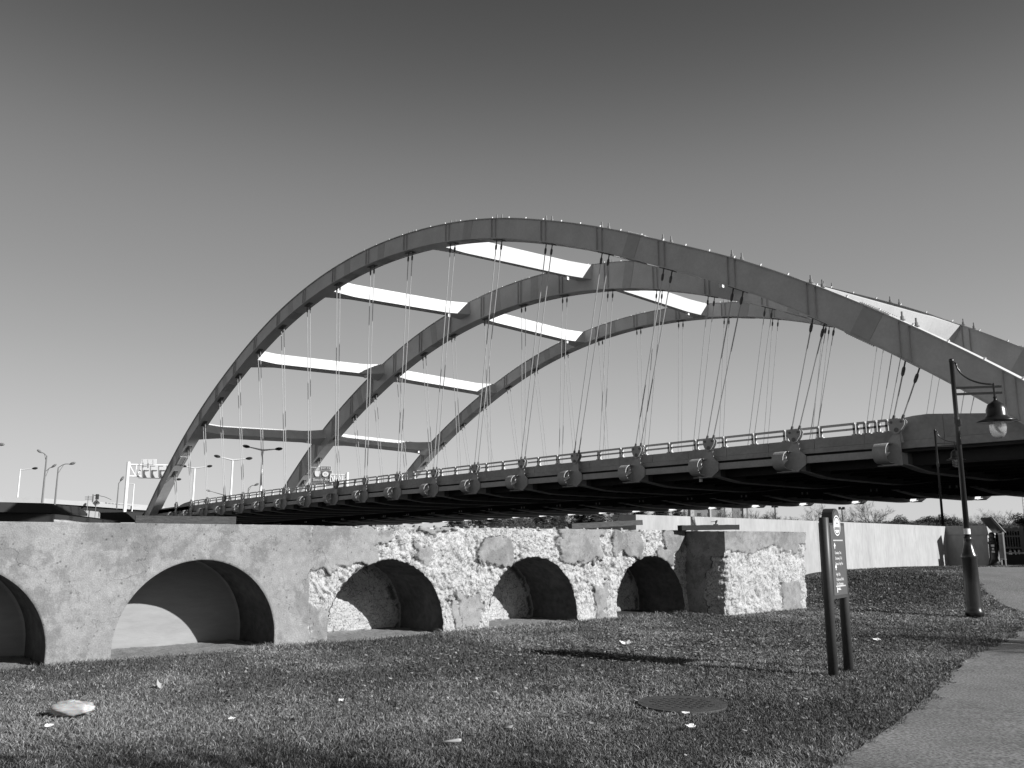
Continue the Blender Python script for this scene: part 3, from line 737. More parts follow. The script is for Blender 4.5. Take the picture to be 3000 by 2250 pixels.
for i in range(19):
    x = XA0-i*PW; z0 = zd(x); mb = MB(); nseg = 40; top_, bot_ = [], []
    rings = []; flr = []
    for k in range(nseg+1):
        f = k/nseg; y = YA+(YC-YA)*f; zb = z0+zbot(f)
        rings.append([Vector((x-.03-.2, y, zb)), Vector((x+.03-.2, y, zb)), Vector((x+.03-.2, y, z0-1.62)), Vector((x-.03-.2, y, z0-1.62))])
        flr.append([Vector((x-.45, y, zb-.05)), Vector((x+.05, y, zb-.05)), Vector((x+.05, y, zb)), Vector((x-.45, y, zb))])
    mb.sweep(rings); fb = mb.obj('floor_beam', M_web_shade, bridge)
    MB().sweep(flr).obj('bottom_flange', M_steel, fb)
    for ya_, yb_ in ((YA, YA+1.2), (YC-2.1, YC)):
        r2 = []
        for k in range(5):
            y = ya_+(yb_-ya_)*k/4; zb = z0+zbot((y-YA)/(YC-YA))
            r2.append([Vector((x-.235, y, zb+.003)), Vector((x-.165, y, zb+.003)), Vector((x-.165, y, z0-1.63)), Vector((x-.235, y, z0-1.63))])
        MB().sweep(r2).obj('sunlit_web_end', M_steel, fb)  # pale overlay: sunlight on the web ends is put into the colour
    for Y, sgn in ((YA, 1), (YC, -1)):
        mt = Matrix.Translation((x, Y, z0 if sgn > 0 else z0-.1)) @ Matrix.Scale(sgn, 4, (0,1,0))
        for nm, me in (('end_drum', ME_drum), ('drum_rib', ME_inner), ('gusset_plate', ME_gus if (i > 0) else ME_gus0), ('hanger_plate', ME_hp), ('clevis_yoke', ME_yoke), ('pin', ME_pins[0]), ('pin', ME_pins[1]), ('pin', ME_pins[2])):
            link(nm, me, fb, mat=mt)
    for s_ in (-.24, .24):
        link('lower_socket', MB().tube([(0,0,0),(0,0,-.45)], .07, 8).mesh('lower_socket', M_white), fb, loc=(x+s_-.2, YB, z0-2.02))  # white, unlike the other sockets: their lit look is painted on
for Y in (YA+.02, YC-.02):
    for i in range(18):
        xa, xb = XA0-i*PW-.2, XA0-(i+1)*PW+.4
        mb = MB(); mb.beam((xa, Y+.12, zd(xa)-1.71), (xb, Y+.12, zd(xb)-1.71), .30, .40)
        mb.obj('edge_tube', M_out, bridge)
# drain pipe under one outrigger
MB().tube([(XA0-2*PW-.75, YA-.1, zd(-33)-2.2), (XA0-2*PW-.75, YA-.1, zd(-33)-2.62)], .11, 10).obj('drain_pipe', M_steel, bridge)
# abutments
MB().box(-6, 14, YP+.5, YC+1, -3, zd(0)-2.3).obj('abutment', M_parapet, bridge)
MB().box(-165, -146, YP+.3, YC+1, -6, zd(-148)-2.3).obj('abutment', M_parapet, bridge)

# ------------------------------------------------------------------ pale river wall at the right
pw_t = thing('pale_parapet_wall', 'long clean pale concrete wall standing behind the ruin under the bridge', 'wall', (-14.5, 25, .3))
def wall_run(x0, y0, x1, y1, th, zb, zt0, zt1, name='wall_section', bulge=0.0, lip=True):
    d = Vector((x1-x0, y1-y0, 0)).normalized(); nrm = Vector((-d.y, d.x, 0)); 
    a = Vector((x0, y0, 0)); b = Vector((x1, y1, 0)); mb = MB()
    mb.hexa([Vector((a.x, a.y, zb)), Vector((b.x, b.y, zb)), Vector((b.x, b.y, zb))+nrm*th, Vector((a.x, a.y, zb))+nrm*th,
             Vector((a.x, a.y, zt0)), Vector((b.x, b.y, zt1)), Vector((b.x, b.y, zt1))+nrm*th, Vector((a.x, a.y, zt0))+nrm*th])
    return mb.obj(name, M_pale, pw_t)
ZT = 2.175
pts = [(-13.74, 15.45), (-14.1, 19.9), (-14.5, 24.75), (-15.2, 29.7), (-15.92, 34.4), (-16.65, 38.9)]
for (a, b) in zip(pts[:-1], pts[1:]):
    d = Vector((b[0]-a[0], b[1]-a[1])).normalized()
    wall_run(a[0]+d.x*.004, a[1]+d.y*.004, b[0]-d.x*.004, b[1]-d.y*.004, .7, -.6, ZT, ZT)
# return pier toward the path with a groove
MB().box(-16.9, -14.97, 38.9, 39.7, .1, 1.78).box(-16.9, -15.0, 38.93, 39.67, 1.78, 1.81).box(-16.9, -14.95, 38.87, 39.72, 1.81, ZT+.02).obj('return_pier', M_pale, pw_t)

# iron fence beyond the pier
fence = thing('iron_fence', 'black iron picket fence beside the pale wall in the bridge shade', 'fence', (-14.3, 41.5, .45))
fa = P(2936, 1655, 40.5); fb_ = P(3160, 1655, 38.0); fa.z = fb_.z = 0.45; dv = (fb_-fa); Lf = dv.length; dn = dv.normalized()
for z0, z1, w in ((0.02, .5, .25), ): MB().beam(fa+Vector((0,0,.25)), fb_+Vector((0,0,.25)), .3, .5).obj('kerb_wall', M_girder, fence)
MB().beam(fa+Vector((0,0,.56)), fb_+Vector((0,0,.56)), .34, .07).obj('kerb_coping', M_pale, fence)
for z in (.80, 1.32, 1.62): MB().beam(fa+Vector((0,0,z)), fb_+Vector((0,0,z)), .05, .07 if z < 1.5 else .12).obj('rail', M_black, fence)
ME_pick = MB().box(-.014, .014, -.014, .014, .75, 1.60).mesh('picket', M_pole)
k = 0.1
while k < Lf: link('picket', ME_pick, fence, loc=fa+dn*k); k += .115
for k in (0.05, 1.0*1.02, 3.2): MB().box(-.08,.08,-.08,.08,0,1.78).lathe([(.10,1.78),(.11,1.84),(.03,1.92)], n=10).obj('post', M_black, fence, loc=fa+dn*k)

# bollard
bol = P(2914, 1659, 36.2); bol.z = ghs(bol.x, bol.y)
bt = thing('bollard', 'black cast iron bollard with a ball top and a small pale emblem', 'bollard', bol)
MB().lathe([(.30,0),(.30,.05),(.24,.08),(.17,.28),(.155,.36),(.15,.92),(.175,.95),(.175,.99),(.145,1.02),(.13,1.12),(.15,1.16),(.10,1.2),(.115,1.27),(.11,1.34),(.07,1.40),(.01,1.42)], c=bol, n=24).obj('shaft', M_black, bt, smooth=True)
vd = (Vector((0,0,0))-Vector((bol.x, bol.y, 0))).normalized(); sdv = Vector((-vd.y, vd.x, 0))
for (dz_, w, h) in ((.86, .12, .09), (.73, .08, .07), (.61, .12, .08)):
    MB().beam(bol+vd*.152+Vector((0,0,dz_-h/2)), bol+vd*.152+Vector((0,0,dz_+h/2)), w, .012, up=vd).obj('emblem', M_print, bt)

# information stand, seen nearly edge-on
ik = Vector((-14.45, 38.75, 0)); ik.z = ghs(ik.x, ik.y)
it = thing('information_stand', 'grey framed information stand with a tilted header beside the bollard', 'information board', ik)
tow = Vector((-fwd_h[0], -fwd_h[1], 0)); sd = Vector((rt_h[0], rt_h[1], 0)); fdir = (tow*.96+sd*-.28).normalized()
for o_ in (0, .62):
    MB().beam(ik+fdir*o_, ik+fdir*o_+Vector((0,0,1.42)), .05, .07, up=fdir).obj('post', M_parapet, it)
MB().beam(ik+fdir*.31+Vector((0,0,.35)), ik+fdir*.31+Vector((0,0,1.30)), .04, .56, up=fdir).obj('panel', M_pole, it)
MB().beam(ik+fdir*.31+Vector((0,0,.30)), ik+fdir*.31+Vector((0,0,.34)), .08, .7, up=fdir).beam(ik+fdir*.31+Vector((0,0,1.32)), ik+fdir*.31+Vector((0,0,1.38)), .08, .7, up=fdir).obj('crossbar', M_parapet, it)
h0 = ik+Vector((0,0,1.40))-sd*.0; h1 = ik+Vector((0,0,2.0))-sd*.48
MB().beam(h0, h1, .8, .07, up=sd).obj('header_panel', M_black, it)
MB().beam(h0+sd*.05, h1+sd*.05, .84, .02, up=sd).obj('header_trim', M_parapet, it)

# ------------------------------------------------------------------ lamp posts
def lamp_post(base, hz, arm_dir, label, arm=.96, s=1.14, sticker=False):
    t = thing('lamp_post', label, 'lamp', base, group='black bell lamp posts along the path')
    B = Vector(base); A_ = Vector(arm_dir).normalized(); Z = Vector((0,0,1))
    def at(z): return B+Z*z
    MB().lathe([(r_*s, z_*s) for r_, z_ in [(.165,-.06),(.165,.03),(.15,.06),(.145,.12),(.135,.55),(.13,1.0),(.145,1.02),(.145,1.07),(.12,1.12),(.085,1.26),(.07,1.34),(.078,1.36),(.078,1.40),(.06,1.43)]], c=B, n=18).obj('base', M_black, t, smooth=True)
    zt = hz
    MB().lathe([(.060,1.40),(.050,zt*.74),(.048,zt-.08),(.055,zt-.07),(.055,zt-.02),(.03,zt)], c=B, n=14).obj('pole', M_black, t, smooth=True)
    MB().lathe([(.062,zt*.735),(.062,zt*.76)], c=B, n=12).box(B.x-.02, B.x+.09, B.y-.04, B.y+.04, B.z+zt*.725, B.z+zt*.75).obj('collar', M_black, t)
    za = zt-.60*s
    ar = MB()
    for dz_ in (0, -.125*s): ar.beam(at(za+dz_), at(za+dz_)+A_*(arm*1.02), .045, .05)
    ar.beam(at(za+.08)+A_*.86*arm, at(za-.2*s)+A_*.86*arm, .04, .05)
    ar.obj('arm', M_black, t)
    pts_ = []
    for k in range(15):
        f = k/14; a = f*math.pi/2
        pts_.append(at(za+.06+(zt-.10-za-.06)*(1-math.sin(a)))+A_*(.09+(arm*.86-.09)*(1-math.cos(a))))
    MB().tube([at(zt-.10)]+[at(zt-.10)+A_*.07]+pts_, .014*s+.004, 7).obj('scroll', M_black, t, smooth=True)
    c = at(za-.20*s)+A_*.86*arm
    MB().lathe([(r_*s, z_*s) for r_, z_ in [(.035,0),(.03,-.06),(.05,-.09),(.075,-.10),(.15,-.16),(.185,-.26),(.19,-.38),(.215,-.42),(.30,-.46),(.36,-.49),(.365,-.50),(.30,-.485),(.18,-.43)]], c=c, n=28).obj('shade', M_black, t, smooth=True)
    g = MB().lathe([(r_*s, z_*s) for r_, z_ in [(.15,-.42),(.155,-.50),(.155,-.62),(.14,-.72),(.10,-.79),(.05,-.825),(.004,-.83)]], c=c, n=24).obj('globe', M_globe, t, smooth=True)
    MB().lathe([(.03,-.44),(.03,-.52),(.045,-.56),(.045,-.64),(.02,-.68)], c=c, n=12).obj('bulb', M_print, g, smooth=True)
    if sticker:
        MB().lathe([(.068,1.68),(.068,1.80)], c=B, n=16).obj('sticker', M_print, t)
    return t
lb = P(2855, 1795, 19.1)
adir = (Vector(rt_h)*.97-Vector(fwd_h)*.24)
lamp_post(lb, P(2785, 1047, 18.95).z-lb.z, adir, 'nearer black bell lamp post on the grass, with a pale sticker low on its pole', sticker=True)
l2 = P(2763, 1540, 41.0); l2.z = .3
lamp_post(l2, P(2737, 1258, 41.0).z-l2.z, adir, 'distant black bell lamp post rising from behind the pale wall', arm=.95)

# ------------------------------------------------------------------ wayfinding sign
sl = Vector((-5.577, 9.675, 0)); sr = Vector((-5.664, 10.187, 0)); du = (sr-sl).normalized(); nf = Vector((du.y, -du.x, 0))
sg = thing('wayfinding_sign', 'narrow dark trail sign with an arched top on two round posts', 'sign', (sl+sr)/2)
for p, h in ((sl, 1.86), (sr, 1.80)):
    MB().lathe([(.058,-.05),(.058,h),(.05,h+.006)], c=p, n=16).obj('post', M_sign, sg, smooth=True)
mid = (sl+sr)/2; zlo, zhi = .90, 1.80; hw = .245
arch = [(-hw, zlo), (hw, zlo), (hw, zhi), (.125, zhi)]+[(.125*math.cos(a), zhi+.06+.125*math.sin(a)*.95) for a in [math.pi*k/10 for k in range(0, 11)]]+[(-.125, zhi), (-hw, zhi)]
MB().prism(arch, mid-nf*.075, du, (0,0,1), nf*.13).obj('panel_box', M_sign, sg)
inner = [(-hw+.02, zlo+.04), (hw-.02, zlo+.04), (hw-.02, zhi-.03), (.105, zhi-.03)]+[(.105*math.cos(a), zhi+.05+.105*math.sin(a)*.95) for a in [math.pi*k/10 for k in range(0, 11)]]+[(-.105, zhi-.03), (-hw+.02, zhi-.03)]
face = MB().prism(inner, mid+nf*.056, du, (0,0,1), nf*.004).obj('sign_face', M_signf, sg)
def text_mesh(body, size, origin, ax, ay, nrm, m, parent, name='lettering', align='LEFT', sx=1.0):
    cu = bpy.data.curves.new(name, 'FONT'); cu.body = body; cu.size = size; cu.align_x = align; cu.extrude = 0.0; cu.resolution_u = 2
    o = bpy.data.objects.new(name, cu); col.objects.link(o)
    dg = bpy.context.evaluated_depsgraph_get(); me = bpy.data.meshes.new_from_object(o.evaluated_get(dg))
    bpy.data.objects.remove(o); me.name = name; me.materials.clear(); me.materials.append(m)
    ax = Vector(ax)*sx; return link(name, me, parent, mat=mat_axes(Vector(origin), ax, Vector(ay), Vector(nrm)))
fo = mid+nf*.063
Z = Vector((0,0,1))
def disc(mb, o, r, ax, ay, r2=None, n=28, sq=1.0):
    if r2 is None: mb.add([Vector(o)+ax*r*math.cos(2*math.pi*k/n)+ay*r*sq*math.sin(2*math.pi*k/n) for k in range(n)], [tuple(range(n))])
    else:
        mb.add([Vector(o)+ax*q_*math.cos(2*math.pi*k/n)+ay*q_*sq*math.sin(2*math.pi*k/n) for k in range(n) for q_ in (r, r2)], [(2*k, 2*k+1, (2*k+3) % (2*n), (2*k+2) % (2*n)) for k in range(n)])
    return mb
mb = MB(); disc(mb, fo+Z*1.77, .118, du, Z, .106, sq=1.05); mb.obj('emblem_ring', M_print, face)
mb = MB(); disc(mb, fo+Z*1.77, .088, du, Z, sq=1.05); mb.obj('emblem_disc', M_print, face)
MB().beam(fo+nf*.001+Z*1.735-du*.07, fo+nf*.001+Z*1.735+du*.07, .003, .035).beam(fo+nf*.001+Z*1.80-du*.04, fo+nf*.001+Z*1.80+du*.04, .003, .018).obj('emblem_mark', M_pole, face)
for z in (1.59, 1.045): MB().beam(fo+Z*z-du*.165, fo+Z*z+du*.165, .003, .016).obj('rule', M_parapet, face)
def arrow(z, down=False):
    s_ = -1 if down else 1; o = fo+Z*z-du*.125
    MB().beam(o-Z*.03, o+Z*.022, .003, .018, up=du).add([o+Z*.045*1+nf*.002, o+du*.032+nf*.002, o-du*.032+nf*.002], [(0,1,2)]).obj('arrow', M_print, face)
arrow(1.52); arrow(1.265)
for body, z in (('Canalway Trail', 1.445), ('Greenway Trail', 1.380), ('Genesee Valley Park', 1.315), ('High Falls', 1.19), ('Maplewood Park', 1.13), ('Port of Rochester', 1.075)):
    text_mesh(body, .050, fo+nf*.002+Z*(z-.02)-du*.135, du, Z, nf, M_print, face, sx=.62 if len(body) > 16 else .72)
MB().beam(fo+Z*1.0-du*.13, fo+Z*1.0-du*.11, .003, .06).beam(fo+Z*1.02-du*.10, fo+Z*1.02-du*.02, .003, .008).beam(fo+Z*1.005-du*.10, fo+Z*1.005-du*.0, .003, .008).obj('logo', M_print, face)

# ------------------------------------------------------------------ manhole, bag, litter, timbers
mh = Vector((-5.62, 6.93, .012))
mt_ = thing('manhole_cover', 'round cast iron manhole cover with rows of pips set in the grass', 'manhole cover', mh)
mb = MB(); mb.lathe([(.43,-.05),(.43,.010),(.365,.012),(.36,-.012)], c=mh, n=48); mb.obj('frame_ring', M_iron, mt_)
cv = MB().lathe([(.345,-.05),(.345,.006),(.0,.008)], c=mh, n=40).obj('cover', M_iron, mt_)
mb = MB()
for a in range(-6, 7):
    for b_ in range(-6, 7):
        x, y = a*.080+(.040 if b_ % 2 else 0), b_*.080
        if math.hypot(x, y) < .30:
            q_ = mh+Vector(rt_h)*x+Vector(fwd_h)*y+Vector((0,0,.013)); mb.beam(q_-Vector(rt_h)*.017, q_+Vector(rt_h)*.017, .036, .008)
mb.obj('pips', M_black, mt_, kind='stuff')

bgc = (P(152, 2066, 8.15)+P(285, 2060, 8.15))/2
vs, fs = [], []; nu, nv = 40, 22; ax_ = Vector(rt_h); ay_ = Vector(fwd_h)
for j in range(nv+1):
    ph = math.pi*j/nv-math.pi/2
    for i in range(nu):
        th = 2*math.pi*i/nu
        n_ = 1+0.20*fbm(Vector((math.cos(th)*1.6, math.sin(th)*1.6, ph*1.4)), 4)+0.13*abs(mn.noise(Vector((math.cos(th)*3, math.sin(th)*2, ph*3))))-.05
        x = math.copysign(abs(math.cos(th))**.8, math.cos(th))*math.cos(ph)**.7*.205*n_; y = math.sin(th)*math.cos(ph)**.7*.10*n_; z = math.sin(ph)*.055*n_*(1.15-.5*math.cos(th)*0.4)
        if x > .15: y *= .6; z *= .75
        vs.append(Vector((bgc.x, bgc.y, .075))+ax_*x+ay_*y+Vector((0,0,z)))
for j in range(nv):
    for i in range(nu): fs.append((j*nu+i, j*nu+(i+1) % nu, (j+1)*nu+(i+1) % nu, (j+1)*nu+i))
MB().add(vs, fs).obj('plastic_bag', M_bag, None, smooth=True, label='crumpled pale plastic bag lying on the grass at the lower left', cat='bag')
def scrap(u, v, D, w, h, lab, cat='litter', name='paper_scrap', m=M_print, curl=.3):
    c = P(u, v, D); c.z = ghs(c.x, c.y)+.045; mb = MB(); n_ = 5; vs = []
    ang = random.uniform(-.4, .4); ax = (Vector(rt_h)*math.cos(ang)+Vector(fwd_h)*math.sin(ang)); ay = Vector((-ax.y, ax.x, 0))
    for j in range(n_+1):
        for i in range(n_+1):
            a = i/n_-.5; b = j/n_-.5
            vs.append(c+ax*a*w+ay*b*h+Vector((0,0, h*curl*(a*a*2+b*.6)+.25*h*mn.noise(Vector((i*.7, j*.7, u))))))
    fs = [(j*(n_+1)+i, j*(n_+1)+i+1, (j+1)*(n_+1)+i+1, (j+1)*(n_+1)+i) for j in range(n_) for i in range(n_)]
    mb.add(vs, fs); me = mb.mesh(name, m); o = link(name, me, label=lab, cat=cat)
    md = o.modifiers.new('solid', 'SOLIDIFY'); md.thickness = .003
scrap(1832, 1874, 13.6, .16, .12, 'flat white paper scrap among dead leaves in front of the third arch from the right')
scrap(2022, 2106, 7.6, .075, .05, 'small white paper scrap on the grass just below the manhole cover')
scrap(470, 2005, 9.6, .07, .05, 'pale curled scrap standing in the grass above and right of the plastic bag', curl=1.6, m=M_parapet)
scrap(145, 2110, 7.6, .06, .05, 'tiny white scrap on the grass just below the plastic bag')
scrap(1000, 2038, 8.8, .045, .04, 'tiny bright white scrap in the open grass left of centre')
scrap(680, 2095, 7.9, .05, .04, 'small white scrap on the grass below the second large arch')
scrap(2566, 1860, 14.2, .12, .08, 'white scrap on the shaded grass just right of the trail sign')
scrap(2008, 2064, 8.2, .07, .03, 'sliver of white paper lying on the manhole cover')
c = P(1325, 2175, 7.0); c.z = .05
MB().tube([c-Vector(rt_h)*.10, c-Vector(rt_h)*.02+Vector((0,0,.006)), c+Vector(rt_h)*.05+Vector((0,0,.012)), c+Vector(rt_h)*.07+Vector((0,0,.016))], [.006,.010,.016,.008], 7).obj('broken_stick', M_parapet, None, smooth=True, label='short pale broken stick lying in the grass at bottom centre', cat='stick')

def timber(x0, y0, z0, x1, y1, z1, w, h, lab, m, bracket=None):
    t = thing('timber_beam', lab, 'timber', ((x0+x1)/2, (y0+y1)/2, (z0+z1)/2), group='old timbers lying on top of the ruined wall')
    a = Vector((x0, y0, z0+h/2)); b = Vector((x1, y1, z1+h/2)); n_ = 14; rings = []
    d = (b-a).normalized(); r_ = d.cross(Vector((0,0,1))).normalized(); u = r_.cross(d)
    for k in range(n_+1):
        p = a.lerp(b, k/n_); j = lambda q_: .008*mn.noise(Vector((k*.6, q_, x0+y0)))
        rings.append([p-r_*(w/2+j(1))-u*(h/2+j(2)), p+r_*(w/2+j(3))-u*(h/2+j(4)), p+r_*(w/2+j(5))+u*(h/2+j(6)), p-r_*(w/2+j(7))+u*(h/2+j(8))])
    MB().sweep(rings).obj('beam', m, t)
    if bracket is not None:
        p = a.lerp(b, bracket)+u*h/2
        MB().beam(p-d*.05, p+d*.05, .05, .04).beam(p, p+Vector((0,0,.09)), .02, .02).beam(p+Vector((0,0,.07))-d*.13, p+Vector((0,0,.08))+d*.03, .012, .012).beam(p+Vector((0,0,.03)), p+Vector((0,.05,.10)), .03, .02).obj('bolt_bracket', M_black, t)
timber(-12.75, 3.8, TOP, -12.42, 5.12, TOP, .16, .115, 'flat grey squared timber lying on the smooth left part of the wall', M_wood)
timber(-12.55, 12.12, TOP+.0, -12.50, 14.2, TOP+.105, .13, .105, 'long weathered timber propped up at its right end on the crumbling wall', M_wood, .66)
timber(-12.1, 15.03, TOP-.01, -11.75, 16.65, TOP+.02, .15, .11, 'short black timber with a bolt bracket on top of the end block', M_wood2, .62)

# ------------------------------------------------------------------ grass, leaves
def vnoise(x, y, s, seed):
    rs = np.random.default_rng(seed); g = rs.uniform(0, 1, (256, 256)); xi = x*s+50; yi = y*s+50
    x0 = np.floor(xi).astype(int); y0 = np.floor(yi).astype(int); fx = xi-x0; fy = yi-y0; fx = fx*fx*(3-2*fx); fy = fy*fy*(3-2*fy)
    G = lambda a, b: g[a % 256, b % 256]
    return (G(x0, y0)*(1-fx)+G(x0+1, y0)*fx)*(1-fy)+(G(x0, y0+1)*(1-fx)+G(x0+1, y0+1)*fx)*fy
def inside(x, y):   # lawn area
    ok = (x > XW+.02) & (x < edge_x(y)+.04+.16*(vnoise(x*0+5, y, 2.6, 21)-.45)+.14*(vnoise(x, y, 14, 22)-.5))
    ok &= ~((x < -11.2) & (y > 15.38) & (y < 18.85))
    ok &= ~((x < -13.2-0.1*(y-19)) & (y > 19))
    ok &= ~(np.hypot(x+5.62, y-6.93) < .385+.04*np.sin(7*np.arctan2(y-6.93, x+5.62)))
    return ok
def project(x, y, z):
    q_ = np.stack([x, y, z-CZ], 1); d = q_ @ Fv
    return 1500+FPX*(q_ @ Rv)/d, 1125-FPX*(q_ @ Uv2)/d, d
NB = 2600000
gx = RNG.uniform(-14.5, -3, NB); gy = RNG.uniform(1.0, 41, NB)
gx2 = np.where(gy > 18.7, gx, np.maximum(gx, -12.2))
gz = gh(gx, gy)
u, v, d = project(gx, gy, gz)
back = (gy > 18.6) & (gx > -13.5-0.12*(gy-18.6))
keep = inside(gx, gy) | (back & (gx < edge_x(gy)+.03) & (gx > -14.3-.1*(gy-20)))
keep &= (d > 3) & (u > -420) & (u < 3420) & (v < 2420)
keep &= RNG.uniform(0, 1, NB) < np.clip((9.5/np.maximum(d, 1))**1.2, 0.10, 1)
gx, gy, gz, d = gx[keep], gy[keep], gz[keep], d[keep]
n = len(gx)
pn = .5*vnoise(gx, gy, 1.1, 1)+.3*vnoise(gx, gy, 3.1, 2)+.2*vnoise(gx, gy, 9, 3)
low = vnoise(gx+31, gy+17, .45, 8)*.6+vnoise(gx, gy, 1.7, 9)*.4
near_wall = np.exp(-np.abs(gx-XW)*3)*(gy < 15.4)
hgt = (.016+.030*RNG.uniform(0, 1, n)**2)*(.6+.9*pn)*(1+1.6*near_wall)*(1+.035*np.maximum(0, d-8))
wid = (.0016+.0016*RNG.uniform(0, 1, n))*(1+.11*np.maximum(0, d-6))
dry = RNG.uniform(0, 1, n) < (.06+.75*np.clip((pn*.55+low*.45-.42)*3.2, 0, 1))
tone = np.where(dry, RNG.uniform(.35, 1.0, n)**1.3, RNG.uniform(0, .16, n)+.28*np.clip((low-.3)*1.8, 0, 1)*RNG.uniform(.4, 1, n))
th = RNG.uniform(0, 2*np.pi, n); lean = RNG.uniform(.3, 1.9, n)*np.where(dry, 1.3, 1.0); la = RNG.uniform(0, 2*np.pi, n)
bx, by = np.cos(th)*wid, np.sin(th)*wid; lx, ly = np.cos(la)*lean*hgt, np.sin(la)*lean*hgt
v0 = np.stack([gx-bx, gy-by, gz-.004], 1); v1 = np.stack([gx+bx, gy+by, gz-.004], 1)
m0 = np.stack([gx-bx*.8+lx*.35, gy-by*.8+ly*.35, gz+hgt*.6], 1); m1 = np.stack([gx+bx*.8+lx*.35, gy+by*.8+ly*.35, gz+hgt*.6], 1)
tp = np.stack([gx+lx, gy+ly, gz+hgt*(1.05-.3*np.minimum(1, lean))], 1)
co = np.stack([v0, v1, m0, m1, tp], 1).reshape(-1, 3); b5 = np.arange(n)[:, None]*5
tr = np.concatenate([b5+np.array([[0,1,3]]), b5+np.array([[0,3,2]]), b5+np.array([[2,3,4]])], 0)
link('grass', np_mesh('grass', co, tr, M_grass, np.repeat(tone, 5)), kind='stuff', label='short rough winter grass with dry straw covering the lawn', cat='grass')
print('grass blades', n)
# dead leaves
def leaves(pts_, size):
    nL = len(pts_); x, y = pts_[:, 0], pts_[:, 1]; z = gh(x, y)+RNG.uniform(.015, .055, nL)
    a = RNG.uniform(0, 2*np.pi, nL); s = size*RNG.uniform(.6, 1.3, nL); t1 = RNG.uniform(-.7, .7, nL); t2 = RNG.uniform(-.5, .5, nL)
    out = []
    for (p, q_, c) in ((-1, 0, .5), (-.2, -.62, 0), (.75, -.35, .15), (1.1, 0, .6), (.75, .4, .2), (-.2, .6, 0)):
        out.append(np.stack([x+s*(p*np.cos(a)-q_*np.sin(a)), y+s*(p*np.sin(a)+q_*np.cos(a)), z+s*(p*t1*.6+q_*t2+c*.5)], 1))
    return np.stack(out, 1).reshape(-1, 3), nL
lp = []
def cluster(x, y, r1, r2, n_, ang=0):
    q_ = RNG.normal(0, 1, (n_, 2))*np.array([r1, r2]); c, s = math.cos(ang), math.sin(ang)
    lp.append(np.stack([x+q_[:, 0]*c-q_[:, 1]*s, y+q_[:, 0]*s+q_[:, 1]*c], 1))
cA = P(1880, 1880, 13.2); cluster(cA.x, cA.y, 1.2, .45, 700, math.atan2(rt_h[1], rt_h[0]))
cA = P(1720, 1900, 12.3); cluster(cA.x, cA.y, 1.1, .4, 420, math.atan2(rt_h[1], rt_h[0]))
cA = P(2060, 1860, 14.2); cluster(cA.x, cA.y, 1.2, .5, 260, math.atan2(rt_h[1], rt_h[0]))
cA = P(2600, 1700, 21.5); cluster(cA.x, cA.y, 2.2, 1.7, 900, 0)
cA = P(2450, 1705, 20.5); cluster(cA.x, cA.y, 1.6, 1.2, 400, 0)
cA = P(2420, 1860, 13.5); cluster(cA.x, cA.y, 1.4, 1.0, 200, 0)
cluster(-8, 8, 3.2, 4.5, 1500); cluster(-7, 5, 2.5, 2.5, 500); cluster(-9, 15, 2.5, 3, 700)
lp = np.concatenate(lp); lp = lp[inside(lp[:, 0], lp[:, 1]) | ((lp[:, 1] > 19) & (lp[:, 0] < edge_x(lp[:, 1])) & (lp[:, 0] > -14))]
dl = np.hypot(lp[:, 0], lp[:, 1])
co, nL = leaves(lp, .020+.0007*np.maximum(0, dl-8)); b6 = np.arange(nL)[:, None]*6
tr = np.concatenate([b6+np.array([[0, k, k+1]]) for k in range(1, 5)], 0)
link('fallen_leaves', np_mesh('fallen_leaves', co, tr, M_leaf, np.repeat(RNG.uniform(0, 1, nL)**1.6, 6)), kind='stuff', label='scattered pale dead leaves lying on the lawn', cat='leaves')

# ------------------------------------------------------------------ trees
def grow(h, seed, spread=0.5, levels=5, kids=3, trunk_r=None, twig_n=5, twig_len=.5):
    rs = random.Random(seed); br = MB(); tw = []
    def rec(p, d, L, r, lv):
        n_ = 3; pts_ = [p]; q_ = p.copy(); dd = d.copy()
        for k in range(n_):
            dd = (dd+Vector((rs.uniform(-1,1), rs.uniform(-1,1), rs.uniform(-.3,.8)))*.14).normalized(); q_ = q_+dd*L/n_; pts_.append(q_.copy())
        br.tube(pts_, [r*(1-.45*k/n_) for k in range(n_+1)], 6 if lv < 2 else (4 if lv < 4 else 3), cap=False)
        if lv >= levels:
            for _ in range(twig_n):
                s_ = pts_[rs.randint(1, n_)]; e = (dd+Vector((rs.uniform(-1,1), rs.uniform(-1,1), rs.uniform(-.5,1)))*.9).normalized()
                tw.append((s_, s_+e*twig_len*rs.uniform(.5, 1.3)))
            return
        for k in range(kids+(1 if lv == 0 else 0)):
            s_ = pts_[n_] if k == 0 else pts_[rs.randint(1 if lv else 2, n_)]
            a = rs.uniform(0, 2*math.pi); o = dd.orthogonal().normalized(); o = Matrix.Rotation(a, 3, dd) @ o
            nd = (dd+o*spread*rs.uniform(.6, 1.5)+Vector((0,0,.12))).normalized()
            rec(s_, nd, L*rs.uniform(.6, .82), r*.55 if k else r*.6, lv+1)
    rec(Vector((0,0,0)), Vector((0,0,1)), h*.30, trunk_r or h*.022, 0)
    return br, tw
def twig_mesh(tw, w, mat_, seed=0):
    n_ = len(tw); a = np.array([t[0][:] for t in tw]); b = np.array([t[1][:] for t in tw]); rs = np.random.default_rng(seed)
    o = rs.normal(0, 1, (n_, 3)); o /= np.linalg.norm(o, axis=1)[:, None]
    co_ = np.stack([a-o*w, a+o*w, b], 1).reshape(-1, 3); tr_ = np.arange(n_*3).reshape(-1, 3)
    return np_mesh('crown', co_, tr_, mat_)
BARE = []
